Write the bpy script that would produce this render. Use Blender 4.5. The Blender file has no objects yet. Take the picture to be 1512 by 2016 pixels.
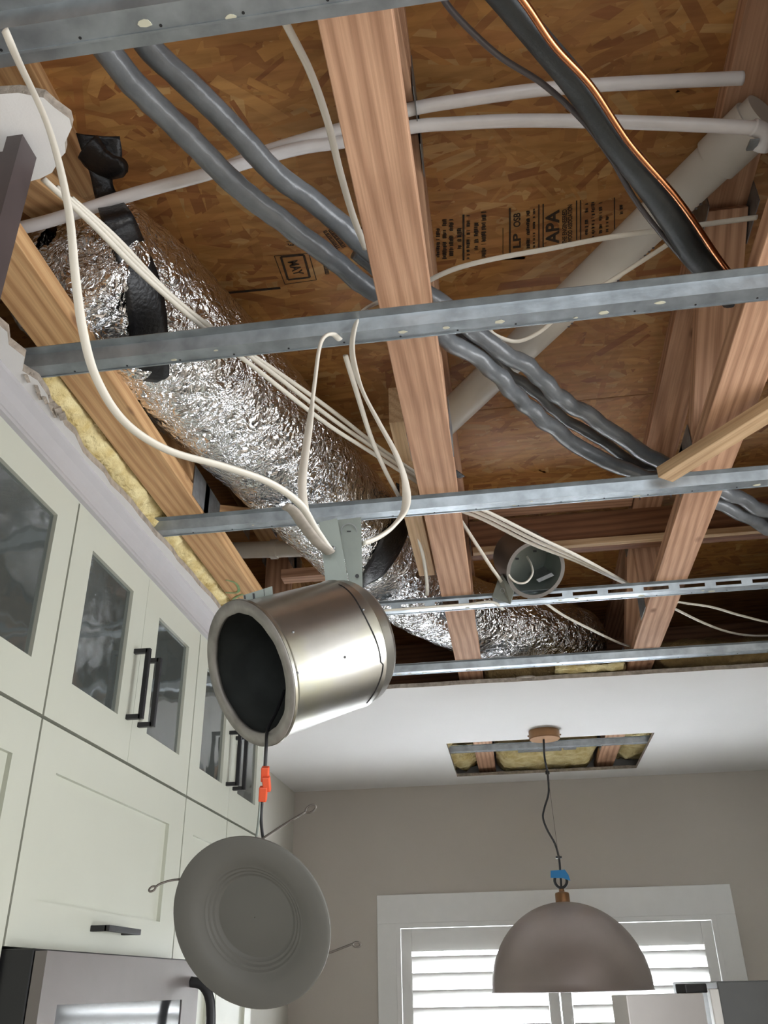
import bpy, math, random
import numpy as np
from mathutils import Vector, Matrix, noise
random.seed(7); rng = np.random.default_rng(7)
PI = math.pi
scene = bpy.context.scene
COL = scene.collection

# ------------------------------------------------------------------ camera
ZC = 1.72                       # camera height above the floor; all z below are relative to the camera
F, PITCH, YAW, ROLL = 1710.06, 0.501052, -0.1321926, -0.0200414
_f = Vector((math.sin(YAW)*math.cos(PITCH), math.cos(YAW)*math.cos(PITCH), math.sin(PITCH)))
_r0 = Vector((math.cos(YAW), -math.sin(YAW), 0)); _u0 = _r0.cross(_f)
CR = _r0*math.cos(ROLL) + _u0*math.sin(ROLL)
CU = _u0*math.cos(ROLL) - _r0*math.sin(ROLL)
CF = _f
cd = bpy.data.cameras.new('camera'); cam = bpy.data.objects.new('camera', cd); COL.objects.link(cam)
cd.sensor_fit = 'VERTICAL'; cd.sensor_height = 36; cd.sensor_width = 27; cd.lens = F/2016*36
cd.clip_start = 0.02; cd.clip_end = 200
cam.matrix_world = Matrix(((CR.x, CU.x, -CF.x, 0), (CR.y, CU.y, -CF.y, 0), (CR.z, CU.z, -CF.z, ZC), (0, 0, 0, 1)))
scene.camera = cam

# ------------------------------------------------------------------ light
w = bpy.data.worlds.new('sky'); scene.world = w; w.use_nodes = True
w.node_tree.nodes['Background'].inputs[0].default_value = (0.86, 0.93, 1.0, 1)
w.node_tree.nodes['Background'].inputs[1].default_value = 2.2
def area(name, loc, rot, sx, sy, power, col):
    l = bpy.data.lights.new(name, 'AREA'); l.shape = 'RECTANGLE'; l.size = sx; l.size_y = sy
    l.energy = power; l.color = col
    o = bpy.data.objects.new(name, l); COL.objects.link(o); o.location = loc; o.rotation_euler = rot
    return o
# daylight entering through the tall window of the side wall (opening built below)
area('daylight_side', (3.9, 0.55, 1.25), (0, PI/2, 0), 2.0, 2.6, 125, (0.95, 0.97, 1.0))
area('fill_back', (0.6, -3.42, 1.25), (PI/2, 0, 0), 2.4, 2.0, 14, (0.95, 0.97, 1.0))  # weak fill added behind the camera at an unseen opening
area('daylight_far', (0.16, 5.05, 1.35), (-PI/2, 0, 0), 1.5, 1.2, 105, (0.9, 0.95, 1.0))
vs = scene.view_settings
vs.view_transform = 'Standard'; vs.look = 'None'; vs.gamma = 1.0; vs.use_curve_mapping = False; vs.exposure = 0.22

# ------------------------------------------------------------------ pixel -> point helpers (relative to camera)
def ray(x, y): return CF + CR*((x-756)/F) - CU*((y-1008)/F)
def Pz(x, y, z): d = ray(x, y); return d*(z/d.z)
def Px(x, y, X): d = ray(x, y); return d*(X/d.x)
def Py(x, y, Y): d = ray(x, y); return d*(Y/d.y)
def Pd(x, y, D): return ray(x, y).normalized()*D

# ------------------------------------------------------------------ materials
def mat(name):
    m = bpy.data.materials.new(name); m.use_nodes = True
    return m, m.node_tree, m.node_tree.nodes['Principled BSDF']
def nd(nt, t, **k):
    n = nt.nodes.new(t)
    for a, b in k.items():
        if a.startswith('i_'): n.inputs[a[2:].replace('_', ' ')].default_value = b
        else: setattr(n, a, b)
    return n
def ramp(nt, fac, stops):
    r = nt.nodes.new('ShaderNodeValToRGB'); nt.links.new(fac, r.inputs[0])
    e = r.color_ramp.elements
    e[0].position, e[0].color = stops[0][0], (*stops[0][1], 1)
    e[1].position, e[1].color = stops[-1][0], (*stops[-1][1], 1)
    for p, c in stops[1:-1]:
        x = e.new(p); x.color = (*c, 1)
    return r.outputs[0]
def coords(nt, scale=(1, 1, 1), rnd=False):
    tc = nt.nodes.new('ShaderNodeTexCoord'); mp = nt.nodes.new('ShaderNodeMapping')
    mp.inputs['Scale'].default_value = scale
    nt.links.new(tc.outputs['Object'], mp.inputs[0])
    if rnd:
        oi = nt.nodes.new('ShaderNodeObjectInfo'); ml = nd(nt, 'ShaderNodeMath', operation='MULTIPLY'); ml.inputs[1].default_value = 37
        nt.links.new(oi.outputs['Random'], ml.inputs[0])
        cb = nt.nodes.new('ShaderNodeCombineXYZ')
        for i in range(3): nt.links.new(ml.outputs[0], cb.inputs[i])
        nt.links.new(cb.outputs[0], mp.inputs['Location'])
    return mp.outputs[0]
def bump(nt, h, b, strength, dist=0.01):
    bp = nd(nt, 'ShaderNodeBump'); bp.inputs['Strength'].default_value = strength; bp.inputs['Distance'].default_value = dist
    nt.links.new(h, bp.inputs['Height']); nt.links.new(bp.outputs[0], b.inputs['Normal'])
def plain(name, col, rough=0.5, metal=0.0, var=0.08, nscale=20, bstr=0.0, bscale=None, spec=None, col2=None):
    m, nt, b = mat(name)
    n = nd(nt, 'ShaderNodeTexNoise'); n.inputs['Scale'].default_value = nscale; n.inputs['Detail'].default_value = 4
    nt.links.new(coords(nt), n.inputs['Vector'])
    c2 = col2 or tuple(c*(1-var) for c in col)
    nt.links.new(ramp(nt, n.outputs[0], [(0.35, c2), (0.65, col)]), b.inputs['Base Color'])
    b.inputs['Roughness'].default_value = rough; b.inputs['Metallic'].default_value = metal
    if spec is not None: b.inputs['Specular IOR Level'].default_value = spec
    if bstr:
        n2 = nd(nt, 'ShaderNodeTexNoise'); n2.inputs['Scale'].default_value = bscale or nscale*4; n2.inputs['Detail'].default_value = 5
        nt.links.new(coords(nt), n2.inputs['Vector']); bump(nt, n2.outputs[0], b, bstr)
    return m
def wood(name, light, dark, knots=True):
    m, nt, b = mat(name)
    v = coords(nt, (1.0, 9, 9), True)
    v.node.inputs['Rotation'].default_value = (0, 0.42, 0.14)
    n0 = nd(nt, 'ShaderNodeTexNoise'); n0.inputs['Scale'].default_value = 1.6; n0.inputs['Detail'].default_value = 2; nt.links.new(v, n0.inputs['Vector'])
    wv = nd(nt, 'ShaderNodeTexWave', wave_type='RINGS', rings_direction='X'); wv.inputs['Scale'].default_value = 2.1
    wv.inputs['Distortion'].default_value = 5.0; wv.inputs['Detail'].default_value = 2; wv.inputs['Detail Scale'].default_value = 0.7
    nt.links.new(v, wv.inputs['Vector'])
    v2 = coords(nt, (4, 160, 160), True)
    n2 = nd(nt, 'ShaderNodeTexNoise'); n2.inputs['Scale'].default_value = 1.5; n2.inputs['Detail'].default_value = 3; nt.links.new(v2, n2.inputs['Vector'])
    c1 = ramp(nt, wv.outputs['Fac'], [(0.0, light), (0.45, tuple(0.85*a+0.15*d for a, d in zip(light, dark))), (1.0, tuple(0.3*a+0.7*d for a, d in zip(light, dark)))])
    mx = nd(nt, 'ShaderNodeMix', data_type='RGBA', blend_type='MULTIPLY'); mx.inputs[0].default_value = 0.55
    nt.links.new(c1, mx.inputs[6]); nt.links.new(ramp(nt, n2.outputs[0], [(0.3, (0.62, 0.58, 0.52)), (0.6, (1, 1, 1))]), mx.inputs[7])
    n3 = nd(nt, 'ShaderNodeTexNoise'); n3.inputs['Scale'].default_value = 5; nt.links.new(coords(nt, (1, 2, 2), True), n3.inputs['Vector'])
    mx2 = nd(nt, 'ShaderNodeMix', data_type='RGBA', blend_type='MULTIPLY'); mx2.inputs[0].default_value = 0.5
    nt.links.new(mx.outputs[2], mx2.inputs[6]); nt.links.new(ramp(nt, n3.outputs[0], [(0.3, (0.72, 0.66, 0.62)), (0.55, (1, 1, 1))]), mx2.inputs[7])
    last = mx2.outputs[2]
    if knots:
        vo = nd(nt, 'ShaderNodeTexVoronoi'); vo.inputs['Scale'].default_value = 1.0; nt.links.new(coords(nt, (5, 11, 11), True), vo.inputs['Vector'])
        mx3 = nd(nt, 'ShaderNodeMix', data_type='RGBA', blend_type='MULTIPLY'); mx3.inputs[0].default_value = 0.8
        nt.links.new(last, mx3.inputs[6]); nt.links.new(ramp(nt, vo.outputs['Distance'], [(0.05, (0.25, 0.15, 0.1)), (0.13, (1, 1, 1))]), mx3.inputs[7])
        last = mx3.outputs[2]
    nt.links.new(last, b.inputs['Base Color'])
    b.inputs['Roughness'].default_value = 0.72; bump(nt, n2.outputs[0], b, 0.15, 0.002)
    return m
M = {}
M['pine'] = wood('pine', (0.62, 0.37, 0.235), (0.36, 0.185, 0.105))
M['pine_gold'] = wood('pine_gold', (0.66, 0.41, 0.20), (0.42, 0.215, 0.085))
M['pine_pale'] = wood('pine_pale', (0.66, 0.46, 0.27), (0.5, 0.32, 0.17), False)
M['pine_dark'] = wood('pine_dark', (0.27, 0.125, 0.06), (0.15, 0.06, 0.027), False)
M['brown_stain'] = plain('brown_stain', (0.075, 0.058, 0.058), 0.45, var=0.2)
M['galv'] = plain('galvanised', (0.42, 0.46, 0.49), 0.38, 0.75, 0.3, 25, 0.05, 60)
M['galv_dull'] = plain('galvanised_dull', (0.30, 0.335, 0.305), 0.5, 0.45, 0.18, 14, 0.05, 60)
M['rim_paint'] = plain('rim_steel', (0.36, 0.345, 0.32), 0.55, 0.4, 0.3, 40, 0.1, 80)
M['dull_shell'] = plain('shell_steel', (0.22, 0.21, 0.20), 0.35, 0.6, 0.15, 14)
M['cable_old'] = plain('cable_taupe', (0.42, 0.375, 0.32), 0.6, var=0.25, nscale=60)
M['crown'] = plain('crown_paint', (0.42, 0.405, 0.41), 0.6, var=0.03)
M['plate'] = plain('plate_steel', (0.32, 0.33, 0.34), 0.5, 0.8, 0.3, 40)
M['cable'] = plain('cable_jacket', (0.80, 0.755, 0.66), 0.42, var=0.06)
M['pex'] = plain('pex', (0.82, 0.80, 0.80), 0.35, var=0.08)
M['pvc'] = plain('pvc', (0.66, 0.63, 0.57), 0.4, var=0.1, nscale=8)
M['foam_grey'] = plain('foam_grey', (0.19, 0.205, 0.22), 0.3, var=0.3, nscale=18, bstr=0.25, bscale=30)
M['foam_black'] = plain('foam_black', (0.045, 0.052, 0.055), 0.5, var=0.2, bstr=0.1, bscale=90)
M['black_tape'] = plain('black_tape', (0.012, 0.012, 0.014), 0.38, var=0.3, nscale=60, bstr=0.2, bscale=120)
M['black'] = plain('black_metal', (0.018, 0.018, 0.02), 0.45)
M['copper'] = plain('copper', (0.75, 0.30, 0.13), 0.28, 1.0, 0.25)
M['bronze'] = plain('bronze', (0.27, 0.145, 0.07), 0.38, 0.85, 0.15)
M['dome'] = plain('dome_paint', (0.31, 0.26, 0.24), 0.42, 0.35, 0.12, 5)
M['cab'] = plain('cabinet_paint', (0.53, 0.542, 0.46), 0.38, var=0.02, nscale=6)
M['cab_in'] = plain('cabinet_inside', (0.16, 0.165, 0.15), 0.7)
M['gap'] = plain('cabinet_carcass', (0.14, 0.14, 0.12), 0.6)
M['wall'] = plain('wall_paint', (0.53, 0.485, 0.43), 0.85, var=0.03, nscale=3, bstr=0.05, bscale=300)
M['wall_light'] = plain('wall_paint_light', (0.56, 0.54, 0.48), 0.85, var=0.03, nscale=3, bstr=0.05, bscale=300)
M['ceil'] = plain('ceiling_paint', (0.80, 0.785, 0.775), 0.85, var=0.02, nscale=3, bstr=0.05, bscale=250)
M['gyp'] = plain('gypsum_core', (0.42, 0.36, 0.30), 0.95, var=0.35, nscale=50, bstr=0.5, bscale=120)
M['trim'] = plain('white_trim', (0.80, 0.79, 0.765), 0.4, var=0.02)
M['floor'] = wood('floor_oak', (0.56, 0.50, 0.43), (0.45, 0.39, 0.32), False)
M['steel'] = plain('stainless', (0.21, 0.188, 0.18), 0.48, 0.5, 0.06, 9)
M['steel_dark'] = plain('fridge_side', (0.12, 0.125, 0.125), 0.5, 0.1, 0.1, 9)
M['steel_pale'] = plain('fridge_door', (0.60, 0.575, 0.56), 0.4, 0.25, 0.05, 9)
M['black_glass'] = plain('black_glass', (0.02, 0.021, 0.023), 0.08, 0, 0.1)
M['disc'] = plain('lamp_trim', (0.135, 0.133, 0.12), 0.6, var=0.05)
M['lens'] = plain('lamp_lens', (0.135, 0.134, 0.12), 0.6, var=0.05)
M['orange'] = plain('orange_plastic', (0.75, 0.10, 0.035), 0.4)
M['blue'] = plain('blue_tape', (0.02, 0.22, 0.52), 0.6)
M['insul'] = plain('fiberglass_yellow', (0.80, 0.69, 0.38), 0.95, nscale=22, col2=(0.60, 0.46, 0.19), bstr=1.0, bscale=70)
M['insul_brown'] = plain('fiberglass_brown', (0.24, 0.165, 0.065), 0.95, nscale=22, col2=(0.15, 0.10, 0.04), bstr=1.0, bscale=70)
M['ink'] = plain('stamp_ink', (0.02, 0.016, 0.012), 0.8, nscale=90, col2=(0.055, 0.03, 0.014))
M['green'] = plain('green_marker', (0.16, 0.33, 0.15), 0.8, nscale=60, col2=(0.3, 0.34, 0.15))
M['wire'] = plain('spring_wire', (0.13, 0.115, 0.10), 0.4, 0.6)
M['smoke'] = plain('grey_cord', (0.11, 0.10, 0.105), 0.4)
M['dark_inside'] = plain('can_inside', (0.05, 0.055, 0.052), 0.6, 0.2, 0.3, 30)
# can: brushed galvanised with a faint iridescent zinc film and grime
m, nt, b = mat('can_steel'); M['can'] = m
n = nd(nt, 'ShaderNodeTexNoise'); n.inputs['Scale'].default_value = 9; n.inputs['Detail'].default_value = 6; nt.links.new(coords(nt), n.inputs['Vector'])
nt.links.new(ramp(nt, n.outputs[0], [(0.3, (0.33, 0.325, 0.29)), (0.5, (0.42, 0.41, 0.385)), (0.62, (0.43, 0.42, 0.335)), (0.75, (0.38, 0.39, 0.41))]), b.inputs['Base Color'])
b.inputs['Metallic'].default_value = 0.95; b.inputs['Roughness'].default_value = 0.3
n2 = nd(nt, 'ShaderNodeTexNoise'); n2.inputs['Scale'].default_value = 40; nt.links.new(coords(nt), n2.inputs['Vector']); bump(nt, n2.outputs[0], b, 0.06, 0.002)
# foil
m, nt, b = mat('foil'); M['foil'] = m
b.inputs['Base Color'].default_value = (0.90, 0.90, 0.91, 1); b.inputs['Metallic'].default_value = 1.0; b.inputs['Roughness'].default_value = 0.14
v = coords(nt)
n = nd(nt, 'ShaderNodeTexNoise'); n.inputs['Scale'].default_value = 22; n.inputs['Detail'].default_value = 4; n.inputs['Roughness'].default_value = 0.55; n.inputs['Distortion'].default_value = 0.8
nt.links.new(v, n.inputs['Vector'])
vo = nd(nt, 'ShaderNodeTexVoronoi', feature='DISTANCE_TO_EDGE'); vo.inputs['Scale'].default_value = 44
ad = nd(nt, 'ShaderNodeVectorMath', operation='ADD'); nt.links.new(v, ad.inputs[0])
sc = nd(nt, 'ShaderNodeVectorMath', operation='SCALE'); sc.inputs['Scale'].default_value = 0.06; nt.links.new(n.outputs['Color'], sc.inputs[0]); nt.links.new(sc.outputs[0], ad.inputs[1])
nt.links.new(ad.outputs[0], vo.inputs['Vector'])
mu = nd(nt, 'ShaderNodeMath', operation='MULTIPLY_ADD'); mu.inputs[1].default_value = 1.1; nt.links.new(vo.outputs['Distance'], mu.inputs[0]); nt.links.new(n.outputs[0], mu.inputs[2])
bump(nt, mu.outputs[0], b, 0.7, 0.012)
# osb
def osb_mat(name, attr):
    m, nt, b = mat(name)
    n = nd(nt, 'ShaderNodeTexNoise'); n.inputs['Scale'].default_value = 45; n.inputs['Detail'].default_value = 6; nt.links.new(coords(nt, (0.22, 1.3, 1)), n.inputs['Vector'])
    if attr:
        a = nd(nt, 'ShaderNodeVertexColor'); a.layer_name = 'Col'
        mx = nd(nt, 'ShaderNodeMix', data_type='RGBA', blend_type='MULTIPLY'); mx.inputs[0].default_value = 0.6
        nt.links.new(a.outputs[0], mx.inputs[6]); nt.links.new(ramp(nt, n.outputs[0], [(0.32, (0.55, 0.5, 0.45)), (0.6, (1, 1, 1))]), mx.inputs[7])
        nt.links.new(mx.outputs[2], b.inputs['Base Color'])
    else:
        nt.links.new(ramp(nt, n.outputs[0], [(0.3, (0.20, 0.085, 0.025)), (0.5, (0.36, 0.17, 0.055)), (0.7, (0.46, 0.25, 0.09))]), b.inputs['Base Color'])
    b.inputs['Roughness'].default_value = 0.62; bump(nt, n.outputs[0], b, 0.3, 0.003)
    return m
M['osb'] = osb_mat('osb_board', False); M['osb_strand'] = osb_mat('osb_strands', True)
# glass of the cabinet doors: rippled
m, nt, b = mat('ripple_glass'); M['glass'] = m
b.inputs['Base Color'].default_value = (0.38, 0.42, 0.40, 1); b.inputs['Roughness'].default_value = 0.05; b.inputs['IOR'].default_value = 1.7
b.inputs['Transmission Weight'].default_value = 0.85
n = nd(nt, 'ShaderNodeTexNoise'); n.inputs['Scale'].default_value = 7; n.inputs['Detail'].default_value = 1.5; nt.links.new(coords(nt), n.inputs['Vector']); bump(nt, n.outputs[0], b, 0.22, 0.02)
m, nt, b = mat('window_glass'); M['pane'] = m
b.inputs['Roughness'].default_value = 0.0; b.inputs['Transmission Weight'].default_value = 1.0; b.inputs['IOR'].default_value = 1.02

# ------------------------------------------------------------------ mesh helpers
class MB:
    def __init__(s): s.v = []; s.f = []
    def add(s, vs, fs):
        k = len(s.v); s.v += [Vector(p) for p in vs]; s.f += [tuple(i+k for i in f) for f in fs]; return s
    def box(s, x0, x1, y0, y1, z0, z1):
        return s.add([(x, y, z) for x in (x0, x1) for y in (y0, y1) for z in (z0, z1)],
                     [(0, 1, 3, 2), (4, 6, 7, 5), (0, 4, 5, 1), (2, 3, 7, 6), (0, 2, 6, 4), (1, 5, 7, 3)])
    def obox(s, c, ax, ay, az):          # centre and three half-axis vectors
        c = Vector(c)
        return s.add([c+ax*i+ay*j+az*k for i in (-1, 1) for j in (-1, 1) for k in (-1, 1)],
                     [(0, 1, 3, 2), (4, 6, 7, 5), (0, 4, 5, 1), (2, 3, 7, 6), (0, 2, 6, 4), (1, 5, 7, 3)])
    def prism(s, pts, off):              # polygon extruded along off
        n = len(pts); off = Vector(off); P = [Vector(p) for p in pts]
        return s.add(P+[p+off for p in P], [tuple(range(n)), tuple(range(2*n-1, n-1, -1))]+[(i, i+n, (i+1) % n+n, (i+1) % n) for i in range(n)])
    def sweep(s, path, ra, rb=None, seg=10, up=None, caps=True, jit=0):
        P = [Vector(p) for p in path]; n = len(P); up = Vector(up) if up else Vector((0, 0, 1))
        rings = []; side = None
        for i, p in enumerate(P):
            t = (P[min(i+1, n-1)]-P[max(i-1, 0)]).normalized()
            if side is None:
                side = t.cross(up)
                if side.length < 0.05: side = t.cross(Vector((0, 1, 0.1)))
            side = (side - t*side.dot(t)).normalized()
            if up is not None and i:
                want = t.cross(up)
                if want.length > 0.2:
                    want.normalize()
                    if want.dot(side) < 0: want = -want
                    side = side.lerp(want, 0.3).normalized(); side = (side-t*side.dot(t)).normalized()
            oth = side.cross(t).normalized()
            a = ra[i] if isinstance(ra, (list, tuple)) else ra
            bb = (rb[i] if isinstance(rb, (list, tuple)) else rb) if rb else a
            rings.append([p+side*(a*math.cos(2*PI*k/seg)*(1+jit*random.uniform(-1, 1)))+oth*(bb*math.sin(2*PI*k/seg)) for k in range(seg)])
        vs = [q for r in rings for q in r]; fs = []
        for i in range(n-1):
            for k in range(seg):
                fs.append((i*seg+k, i*seg+(k+1) % seg, (i+1)*seg+(k+1) % seg, (i+1)*seg+k))
        if caps: fs += [tuple(range(seg-1, -1, -1)), tuple((n-1)*seg+k for k in range(seg))]
        return s.add(vs, fs)
    def lathe(s, prof, org, axis, seg=48, closed=False, xdir=None):   # prof: (radius, height along axis)
        ax = Vector(axis).normalized(); x = Vector(xdir) if xdir else (Vector((1, 0, 0)) if abs(ax.x) < 0.8 else Vector((0, 1, 0)))
        x = (x-ax*x.dot(ax)).normalized(); y = ax.cross(x); org = Vector(org)
        vs = [org+ax*h+(x*math.cos(2*PI*k/seg)+y*math.sin(2*PI*k/seg))*r for r, h in prof for k in range(seg)]
        fs = []; n = len(prof)
        for i in range(n if closed else n-1):
            j = (i+1) % n
            for k in range(seg): fs.append((i*seg+k, i*seg+(k+1) % seg, j*seg+(k+1) % seg, j*seg+k))
        return s.add(vs, fs)
    def build(s, name, m, parent=None, smooth=False, bevel=0, label=None):
        lo = Vector([min(v[i] for v in s.v) for i in range(3)]); hi = Vector([max(v[i] for v in s.v) for i in range(3)])
        o0 = Vector(((lo.x+hi.x)/2, (lo.y+hi.y)/2, lo.z))
        me = bpy.data.meshes.new(name); me.from_pydata([v-o0 for v in s.v], [], s.f); me.update()
        import bmesh
        bm = bmesh.new(); bm.from_mesh(me); bmesh.ops.recalc_face_normals(bm, faces=bm.faces); bm.to_mesh(me); bm.free()
        o = bpy.data.objects.new(name, me); COL.objects.link(o); me.materials.append(M[m] if isinstance(m, str) else m)
        return fin(o, o0+Vector((0, 0, ZC)), None, parent, smooth, bevel, label)
WORLD = {}
def fin(o, loc, rot, parent, smooth=False, bevel=0, label=None):
    mw = Matrix.Translation(loc)
    if rot is not None: mw = mw @ rot
    WORLD[o.name] = mw
    if parent: o.parent = parent; o.matrix_basis = WORLD[parent.name].inverted() @ mw
    else: o.matrix_basis = mw
    if o.type == 'MESH':
        if smooth:
            for p in o.data.polygons: p.use_smooth = True
            if smooth == 'auto':
                try: o.data.set_sharp_from_angle(angle=math.radians(35))
                except Exception: pass
        if bevel:
            bv = o.modifiers.new('bevel', 'BEVEL'); bv.width = bevel; bv.segments = 2; bv.limit_method = 'ANGLE'
    if label: o['label'] = label
    return o
def tag(o, label, cat, group=None, kind=None):
    if label: o['label'] = label
    if cat: o['category'] = cat
    if group: o['group'] = group
    if kind: o['kind'] = kind
    return o
def thing(name, label, cat, loc, group=None):
    o = bpy.data.objects.new(name, None); COL.objects.link(o); o.empty_display_size = 0.05
    fin(o, Vector(loc)+Vector((0, 0, ZC)), None, None); tag(o, label, cat, group); return o
def struct(o): o['kind'] = 'structure'; return o
def board(name, p0, p1, wid, thk, m, parent=None, wdir=(1, 0, 0), bevel=0.0015, label=None):
    """box whose length runs along local X from p0 to p1; width along wdir"""
    p0 = Vector(p0); p1 = Vector(p1); x = (p1-p0).normalized(); y = Vector(wdir); y = (y-x*y.dot(x)).normalized(); z = x.cross(y)
    L = (p1-p0).length; me = bpy.data.meshes.new(name)
    b = MB().box(-L/2, L/2, -wid/2, wid/2, -thk/2, thk/2); me.from_pydata(b.v, [], b.f); me.update()
    o = bpy.data.objects.new(name, me); COL.objects.link(o); me.materials.append(M[m])
    R = Matrix((x, y, z)).transposed().to_4x4()
    return fin(o, (p0+p1)/2+Vector((0, 0, ZC)), R, parent, False, bevel, label)
def spline(pts, n=10):
    P = [Vector(p) for p in pts]; out = []
    Q = [P[0]*2-P[1]]+P+[P[-1]*2-P[-2]]
    for i in range(1, len(Q)-2):
        a, b, c, d = Q[i-1], Q[i], Q[i+1], Q[i+2]
        for k in range(n):
            t = k/n
            out.append(0.5*((2*b)+(c-a)*t+(2*a-5*b+4*c-d)*t*t+(3*b-a-3*c+d)*t**3))
    out.append(P[-1]); return out
def zp(L): return [Pz(x, y, z) for x, y, z in L]
def dp(L): return [Pd(x, y, d) for x, y, d in L]
def cable(name, pts, label, cat='cable', m='cable', ra=0.0055, rb=0.0032, seg=8, n=10, group=None, parent=None, up=None):
    o = MB().sweep(spline(pts, n), ra, rb, seg, up).build(name, m, parent, True)
    if parent is None: tag(o, label, cat, group)
    return o
def lumpy(name, x0, x1, y0, y1, z0, z1, m, amp=0.02, fr=9, res=0.02, parent=None, seed=0):
    nx, ny = max(2, int((x1-x0)/res)), max(2, int((y1-y0)/res)); b = MB(); vs = []; fs = []
    for s in (0, 1):
        for i in range(nx+1):
            for j in range(ny+1):
                x = x0+(x1-x0)*i/nx; y = y0+(y1-y0)*j/ny
                e = min(1, min(i, nx-i, j, ny-j)/2.0)
                nz = noise.fractal(Vector((x*fr+seed, y*fr, s*7.3)), 0.8, 2.1, 4)
                z = (z0 if s == 0 else z1)+(nz*amp)+(1-e)*(0.35*(z1-z0)*(1 if s == 0 else -1))
                k = noise.noise(Vector((x*fr*1.3, y*fr*1.3, seed+s)))*amp*0.7
                vs.append((x+(k if 0 < i < nx else k), y+k, z))
    N = (nx+1)*(ny+1)
    for s in (0, 1):
        for i in range(nx):
            for j in range(ny):
                a = s*N+i*(ny+1)+j; fs.append((a, a+1, a+ny+2, a+ny+1) if s else (a, a+ny+1, a+ny+2, a+1))
    bd = [i*(ny+1) for i in range(nx+1)]+[nx*(ny+1)+j for j in range(1, ny+1)]+[i*(ny+1)+ny for i in range(nx-1, -1, -1)]+[j for j in range(ny-1, 0, -1)]
    for a, c in zip(bd, bd[1:]+bd[:1]): fs.append((a, a+N, c+N, c))
    return b.add(vs, fs).build(name, m, parent, True)

# ================================================================== STRUCTURE
XL, YF, ZCEIL, ZF = -1.18, 4.862, 0.962, -ZC
ZO = 1.356                                    # underside of the subfloor
struct(board('floor', (-1.18, 0.7, ZF-0.01), (4.0, 0.7, ZF-0.01), 8.5, 0.02, 'floor', None, (0, 1, 0), 0))
struct(MB().box(XL-0.1, XL, -3.5, YF+0.1, ZF, 1.4).build('wall_left', 'wall_light'))
wx0, wx1, wz0, wz1 = -0.625, 0.945, -0.95, 0.285      # far window opening
b = MB(); b.box(XL, wx0, YF, YF+0.1, ZF, 1.38); b.box(wx1, 1.52, YF, YF+0.1, ZF, 1.38)
b.box(wx0, wx1, YF, YF+0.1, wz1, 1.38); b.box(wx0, wx1, YF, YF+0.1, ZF, wz0); struct(b.build('wall_far', 'wall'))
b = MB(); b.box(1.42, 1.52, 2.2, YF, ZF, 1.35); b.box(1.52, 4.0, 2.1, 2.2, ZF, 1.35); struct(b.build('wall_right', 'wall_light'))
# side wall and back wall of the open room, with tall window openings
b = MB(); b.box(4.0, 4.1, -3.5, -0.75, ZF, 1.4); b.box(4.0, 4.1, 1.85, 2.2, ZF, 1.4)
b.box(4.0, 4.1, -0.75, 1.85, 0.6, 1.4); b.box(4.0, 4.1, -0.75, 1.85, ZF, -1.45); struct(b.build('wall_side', 'wall_light'))
b = MB(); b.box(-1.18, -0.6, -3.6, -3.5, ZF, 1.4); b.box(1.8, 4.0, -3.6, -3.5, ZF, 1.4)
b.box(-0.6, 1.8, -3.6, -3.5, 0.6, 1.4); b.box(-0.6, 1.8, -3.6, -3.5, ZF, -1.45); struct(b.build('wall_back', 'wall_light'))

# ceiling: drywall around the torn opening
hx0, hx1, hy0, hy1 = -0.262, 0.655, 3.945, 4.662
DT = 0.0155
def jag(p, q, n, a):
    p = Vector(p); q = Vector(q); d = q-p; nn = Vector((-d.y, d.x, 0)).normalized()
    return [p+d*(i/n)+nn*random.uniform(-a, a) for i in range(1, n)]
def sheet(mb, pts): mb.prism([(x, y, ZCEIL) for x, y, *_ in pts], (0, 0, DT))
ceilm = MB()
edge = [Vector((1.42, 3.092, 0))]+jag((1.42, 3.092, 0), (-0.8, 3.082, 0), 26, 0.004)+[Vector((-0.8, 3.082, 0))]
far1 = [(-0.8, hy0), (1.42, hy0)]+[(e.x, e.y) for e in edge]
sheet(ceilm, far1)
sheet(ceilm, [(-1.18, hy0), (-0.8, hy0), (-0.8, 3.082), (-1.18, 3.082)])
sheet(ceilm, [(-1.18, YF), (hx0, YF), (hx0, hy0), (-1.18, hy0)])
sheet(ceilm, [(hx1, YF), (1.42, YF), (1.42, hy0), (hx1, hy0)])
sheet(ceilm, [(hx0, YF), (hx1, YF), (hx1, hy1), (hx0, hy1)])
le = [(-0.79, 3.082)]+[(v.x, v.y) for v in jag((-0.79, 3.082, 0), (-0.778, 2.2, 0), 12, 0.004)]+[(-0.778, 2.2)] \
    + [(v.x, v.y) for v in jag((-0.778, 2.2, 0), (-0.795, 1.42, 0), 16, 0.005)]+[(-0.795, 1.42)] \
    + [(v.x, v.y) for v in jag((-0.795, 1.42, 0), (-0.775, 1.16, 0), 8, 0.006)]+[(-0.772, 1.15), (-0.785, 1.12), (-0.762, 1.085), (-0.772, 1.05), (-0.758, 1.02), (-0.765, 0.99), (-0.772, 0.93), (-0.775, 0.85), (-0.70, 0.80)]
sheet(ceilm, [(-1.18, 3.082)]+le+[(-0.70, 0.62), (-1.18, 0.62)])
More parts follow.
